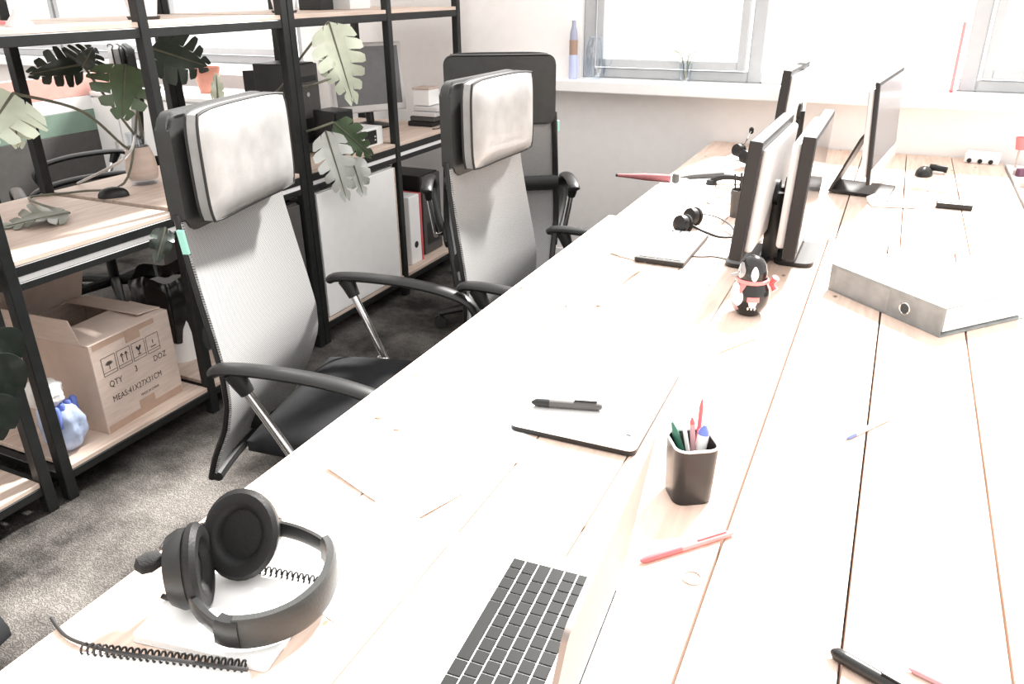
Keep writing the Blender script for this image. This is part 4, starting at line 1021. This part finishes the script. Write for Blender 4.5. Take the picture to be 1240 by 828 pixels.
# --- bags beside the carton
def lump(bm, c, rx, ry, rz, seed, amp=.18, fl=0):
    rnd = random.Random(seed); ph = [rnd.uniform(0, 6.28) for _ in range(6)]
    def g(u, v):
        a = u*2*math.pi; b_ = (v-.5)*math.pi
        k = 1+amp*(math.sin(3*a+ph[0])*math.cos(2*b_+ph[1])+.5*math.sin(7*a+ph[2]+3*b_)+.35*math.sin(11*b_+ph[3]+2*a))
        z = c[2]+rz*math.sin(b_)*(1 if b_ > 0 else fl or 1)
        return Vector((c[0]+rx*k*math.cos(a)*math.cos(b_)**.6, c[1]+ry*k*math.sin(a)*math.cos(b_)**.6, z))
    grid(bm, g, 32, 16); bmesh.ops.remove_doubles(bm, verts=bm.verts, dist=.0008); return bm
bb = (tz(45, 560, B0)+tz(115, 545, B0))/2; bb = Vector((-2.215, 1.335, B0))
bg = thing('plastic_bag', 'crumpled blue and white plastic bag of bottles beside the carton', 'bag', bb)
obj('blue_bag', lump(bmesh.new(), (0, 0, .085), .072, .062, .085, 3, .10), 'bagblue', bg, True, ang=80)
obj('white_bag', lump(bmesh.new(), (-.005, -.025, .205), .058, .050, .042, 5, .12), 'bagwhite', bg, True, ang=80)
for k in range(4): obj('bottle', lathe(bmesh.new(), [(.011, .10), (.012, .165), (.008, .172)], 14, (.050-.008*k, -.038+.026*k, 0)), 'blue', bg, True)
# --- waste bin with black bag, dark cabinet
wb = thing('waste_bin', 'waste bin lined with a shiny black bag, between the carton and dark cabinet', 'bin', (-2.42, 2.005, B0))
obj('bin_body', lathe(bmesh.new(), [(.085, 0), (.115, .30), (.110, .30), (.08, .01)], 24), 'white', wb, True)
def bagg(u, v):
    a = u*2*math.pi; r = [.095, .125, .128, .118, .10][min(4, int(v*4.99))]; z = [.10, .24, .335, .355, .31][min(4, int(v*4.99))]
    k = 1+.06*math.sin(5*a)+.04*math.sin(9*a+2)
    return Vector((r*k*math.cos(a), r*k*math.sin(a), z+.014*math.sin(4*a+1)))
obj('bin_bag', grid(bmesh.new(), bagg, 40, 4, .0015), 'bagblack', wb, True, ang=80)
dc = thing('dark_cabinet', 'dark grey cabinet box on the bottom shelf behind the first chair', 'cabinet', (-2.135, 2.185, B0))
obj('body', box((-.50, 0, 0), (0, .28, .54), .003), 'darkgrey', dc)
obj('door', box((.0005, .004, .006), (.014, .276, .534), .002), 'darkgrey', dc)
obj('handle', tube(bmesh.new(), [(.016, .03, .24), (.026, .03, .25), (.026, .03, .33), (.016, .03, .34)], .004, 8), 'steel', dc, True)
# --- white cabinet on the bottom shelf of the next unit
wc = thing('white_cabinet', 'white cabinet filling the lower bay under the old monitor', 'cabinet', (-2.13, 2.56, B0))
obj('body', box((-.50, 0, 0), (0, .595, .555), .002), 'white', wc)
obj('door', box((.0005, .003, .004), (.018, .583, .552), .0015), 'white', wc)
obj('edge_band', box((.0005, .5832, .004), (.018, .5945, .552), .001), 'shelfwood', wc)
# --- red edged box and black towers
rbx = thing('box_file', 'white box file with a red edge standing on the bottom shelf', 'box file', (-2.16, 3.33, B0), R_(0))
obj('body', box((-.30, 0, 0), (0, .10, .36), .003), 'white', rbx)
obj('red_edge', box((-.30, .1003, 0), (.003, .115, .362), .002), 'red', rbx)
obj('finger_hole', tube(bmesh.new(), [(.0002, .05, .10), (.0012, .05, .10)], .018, 14), 'rubber', rbx)
def tower(label, loc, sz, z=B0):
    t_ = thing('computer_tower', label, 'computer', loc)
    obj('case', box((-sz[0], 0, 0), (0, sz[1], sz[2]), .004, 2), 'blackplastic', t_)
    fr = obj('front_bezel', box((.0004, .003, .004), (.018, sz[1]-.003, sz[2]-.004), .004, 2), 'darkgrey', t_)
    obj('drive_slot', box((.0182, .02, sz[2]*.80), (.020, sz[1]-.02, sz[2]*.86), .0005), 'blackplastic', fr)
    obj('power_button', tube(bmesh.new(), [(.018, sz[1]/2, sz[2]*.66), (.021, sz[1]/2, sz[2]*.66)], .010, 14), 'chrome', fr)
    obj('vent_grille', box((.0182, .03, sz[2]*.12), (.0195, sz[1]-.03, sz[2]*.40), .0005), 'blackplastic', fr)
    return t_
tower('black computer tower on the bottom shelf beside the red edged box file', (-2.20, 3.50, B0), (.42, .19, .43))
tower('black computer tower standing behind the trailing monstera', (-2.36, 2.775, B1), (.20, .17, .38))
# cables heap above the tower
o = thing('small_speaker', 'small dark speaker with mesh front lying under the trailing monstera', 'speaker', (-2.18, 2.815, B1), R_(-10))
obj('cabinet', box((-.13, 0, 0), (0, .115, .19), .004, 2), 'blackplastic', o); obj('grille', box((.0003, .008, .05), (.006, .107, .182), .002), 'foam', o); obj('badge', box((.0003, .02, .012), (.004, .09, .036), .001), 'greyplastic', o)
# white amplifier and old monitor on top
am = thing('white_media_box', 'low white box with a black front and small lights, under the old monitor', 'box', (-2.17, 3.0, B1))
obj('case', box((-.36, 0, 0), (0, .16, .085), .004, 2), 'whiteplastic', am)
fr = obj('front_plate', box((.0003, .012, .012), (.004, .105, .074), .001), 'blackplastic', am)
for y, z in ((.090, .045), (.090, .030)): obj('light', lathe(bmesh.new(), [(.004, 0), (.003, .002)], 10, mtx=Matrix.Translation((.004, y, z))@Matrix.Rotation(R_(90), 4, 'Y')), 'whiteplastic', fr)
lc = tz(462, 142, B1+.0)
om = thing('old_monitor', 'old light grey framed monitor standing on the middle shelf', 'monitor', (-2.52, 3.57, B1), R_(-33))
obj('stand_foot', lathe(bmesh.new(), [(.10, 0), (.10, .010), (.05, .022), (.03, .026)], 26), 'blackplastic', om, True)
obj('stand_neck', tube(bmesh.new(), [(-.01, 0, .02), (-.02, 0, .12)], .022, 12), 'blackplastic', om, True)
pn = obj('frame', box((-.025, -.205, 0), (.02, .205, .345), .008, 2), 'greyplastic', om, loc=(0, 0, .075), rot=(0, R_(-6), 0))
obj('screen', box((.019, -.182, .036), (.0208, .182, .325)), 'greyscreen', pn)
obj('back_bulge', box((-.07, -.12, .06), (-.024, .12, .28), .015, 2), 'greyplastic', pn)
for i in range(4):
    o = obj('slim_box', box((-.15, 0, 0), (0, .135, .024), .004), ('darkedge', 'darkgrey', 'greyplastic', 'greyplastic')[i], None, loc=(-2.20+.012*i, 3.662+.006*(i % 2), B1+.0005+.026*i))
    tag(o, ('black slim drive box, lowest in the stack beside the old monitor', 'dark grey slim drive box, second from the shelf in the stack', 'light grey slim box, second from the top of the stack', 'light grey slim box topmost in the stack beside the old monitor')[i], 'box', 'stacked slim boxes')
o = thing('open_paper_box', 'small cream paper box standing on the stack behind the chairs', 'box', (-2.22, 3.68, B1+.1055))
obj('body', box((-.10, 0, 0), (0, .11, .08), .003), 'paper', o); obj('lid', box((-.102, -.002, .0805), (.002, .112, .09), .002), 'card', o)
ccp = [Vector((-2.145, 3.70, B1+.08)), Vector((-2.14, 3.66, B1+.04)), Vector((-2.142, 3.64, B1+.0035)), Vector((-2.16, 3.60, B1+.0035))]
tag(obj('loose_cable', tube(bmesh.new(), spl([p-ccp[0] for p in ccp], 5), .003, 6), 'rubber', None, True, ccp[0]), 'short black cable hanging off the stacked slim boxes', 'cable')
# black mouse-like thing and cable on the carton shelf
o = thing('computer_mouse', 'flat black computer mouse lying by the monstera jar', 'mouse', tz(138, 238, B1), R_(50))
obj('shell', grid(bmesh.new(), mouseg, 12, 12), 'blackplastic', o, True); obj('wheel', tube(bmesh.new(), [(.028, -.003, .028), (.028, .003, .028)], .006, 10), 'greyplastic', o, True)
# --- top shelves
o = thing('book', 'thick brown-edged book standing on the top shelf above the monstera', 'book', (-2.16, 1.285, B2))
obj('cover', box((-.18, 0, 0), (0, .035, .24), .002), 'mauve', o); obj('pages', box((-.17, .004, .004), (.0005, .031, .236)), 'greyplastic', o)
o = thing('glass_goblet', 'clear goblet with a grey foot on the top shelf beside the book', 'glass', (-2.18, 1.50, B2))
obj('foot', lathe(bmesh.new(), [(.035, 0), (.033, .008), (.015, .03), (.008, .045)], 20), 'greyplastic', o, True); obj('bowl', lathe(bmesh.new(), [(.008, .045), (.03, .08), (.038, .15), (.036, .15), (.028, .082)], 20), 'clear', o, True)
o = thing('pink_figurine', 'small pink stand with a thin stem on the top shelf', 'figurine', (-2.42, 1.60, B2))
obj('foot', lathe(bmesh.new(), [(.025, 0), (.02, .008), (.004, .012)], 16), 'pink', o, True); obj('stem', tube(bmesh.new(), [(0, 0, .01), (.003, 0, .06), (0, 0, .11)], [.004, .007, .004], 8), 'pink', o, True)
for i, (y, lb) in enumerate(((2.02, 'white tapered flower pot on the top shelf above the first chair'), (2.72, 'white tapered flower pot on the top shelf above the black tower'))):
    o = thing('flower_pot', lb, 'pot', (-2.30, y, B2), 0, 'white pots on the top shelf')
    obj('pot', lathe(bmesh.new(), [(.04, 0), (.06, .11), (.055, .11), (.036, .01)], 22), 'white', o, True); obj('saucer', lathe(bmesh.new(), [(.048, 0), (.052, .009), (.041, .009)], 22), 'darkgrey', o, True)
    stem(o, [o.location+Vector((0, 0, .04)), o.location+Vector((.01, .02, .18)), o.location+Vector((.03, .05, .30))], .004, 'leaf')
o = thing('black_box', 'black box standing on the top shelf above the old monitor', 'box', (-2.40, 3.08, B2))
obj('body', box((-.12, 0, 0), (0, .10, .20), .003), 'blackplastic', o); obj('lid', box((-.122, -.002, .2005), (.002, .102, .22), .002), 'darkgrey', o)
o = thing('white_carton', 'white carton standing on the top shelf beside the black box', 'carton', (-2.34, 3.225, B2))
obj('body', box((-.14, 0, 0), (0, .16, .18), .002), 'white', o); obj('tape_strip', box((-.14, .07, .1802), (0, .09, .181)), 'greyplastic', o)

# ================================================================== ROOM BEHIND THE SHELVES
wk = thing('low_white_cupboard', 'long low white cupboard under the window behind the shelves', 'cupboard', (-4.0, 3.42, 0))
obj('body', box((-.75, 0, 0), (.75, .42, .86), .003), 'white', wk); obj('top', box((-.77, -.02, .8605), (.77, .43, .885), .003), 'white', wk)
for k in range(3):
    dr = obj('door', box((-.745+.5*k, -.016, .02), (-.755+.5*(k+1), -.0005, .85), .002), 'white', wk); obj('handle', box((-.745+.5*k+.44, -.03, .5), (-.745+.5*k+.45, -.0165, .6), .001), 'alu', dr)
o = thing('flower_pot', 'terracotta flower pot on the low white cupboard', 'pot', (-3.62, 3.55, .8855))
obj('pot', lathe(bmesh.new(), [(.05, 0), (.07, .13), (.075, .13), (.075, .155), (.068, .155), (.046, .01)], 24), 'terracotta', o, True); obj('saucer', lathe(bmesh.new(), [(.065, 0), (.07, .012), (.051, .012)], 22), 'white', o, True)
o = thing('picture_frame', 'small black framed picture leaning on the low white cupboard', 'picture', (-3.40, 3.68, .8855), R_(-50))
obj('frame', box((0, -.055, 0), (.012, .055, .13), .002), 'blackplastic', o, rot=(0, R_(-8), 0)); obj('support', box((-.05, -.008, 0), (-.001, .008, .07), .002), 'blackplastic', o)
pt_ = thing('painted_partition', 'low partition painted pink, white and green behind the shelves', 'partition', (-4.45, 1.6, 0))
obj('base_panel', box((-.03, 0, .0), (0, 2.0, .66), .002), 'darkgrey', pt_); obj('green_panel', box((-.03, 0, .6605), (0, 2.0, .785), .002), 'greenpanel', pt_); obj('white_panel', box((-.03, 0, .7855), (0, 2.0, .865), .002), 'white', pt_); obj('pink_panel', box((-.03, 0, .8655), (0, 2.0, .99), .002), 'pinkpanel', pt_)
ch5 = copy_tree(ch1); ch5.location = (-3.42, 2.55, 0); ch5.rotation_euler.z = R_(233); ch5['label'] = 'black mesh chair behind the shelves, seen edge-on beyond the monstera'
for c_ in list(ch5.children):
    if c_.name.startswith('tape_tag'): bpy.data.objects.remove(c_)
ch6 = copy_tree(ch5); ch6.location = (-3.35, 1.75, 0); ch6.rotation_euler.z = R_(150); ch6['label'] = 'black mesh chair behind the shelves, facing the painted partition'
for c0_ in (ch2, ch3, ch4):
    for c_ in list(c0_.children):
        if c_.name.startswith('tape_tag') and c0_ is not ch3: bpy.data.objects.remove(c_)
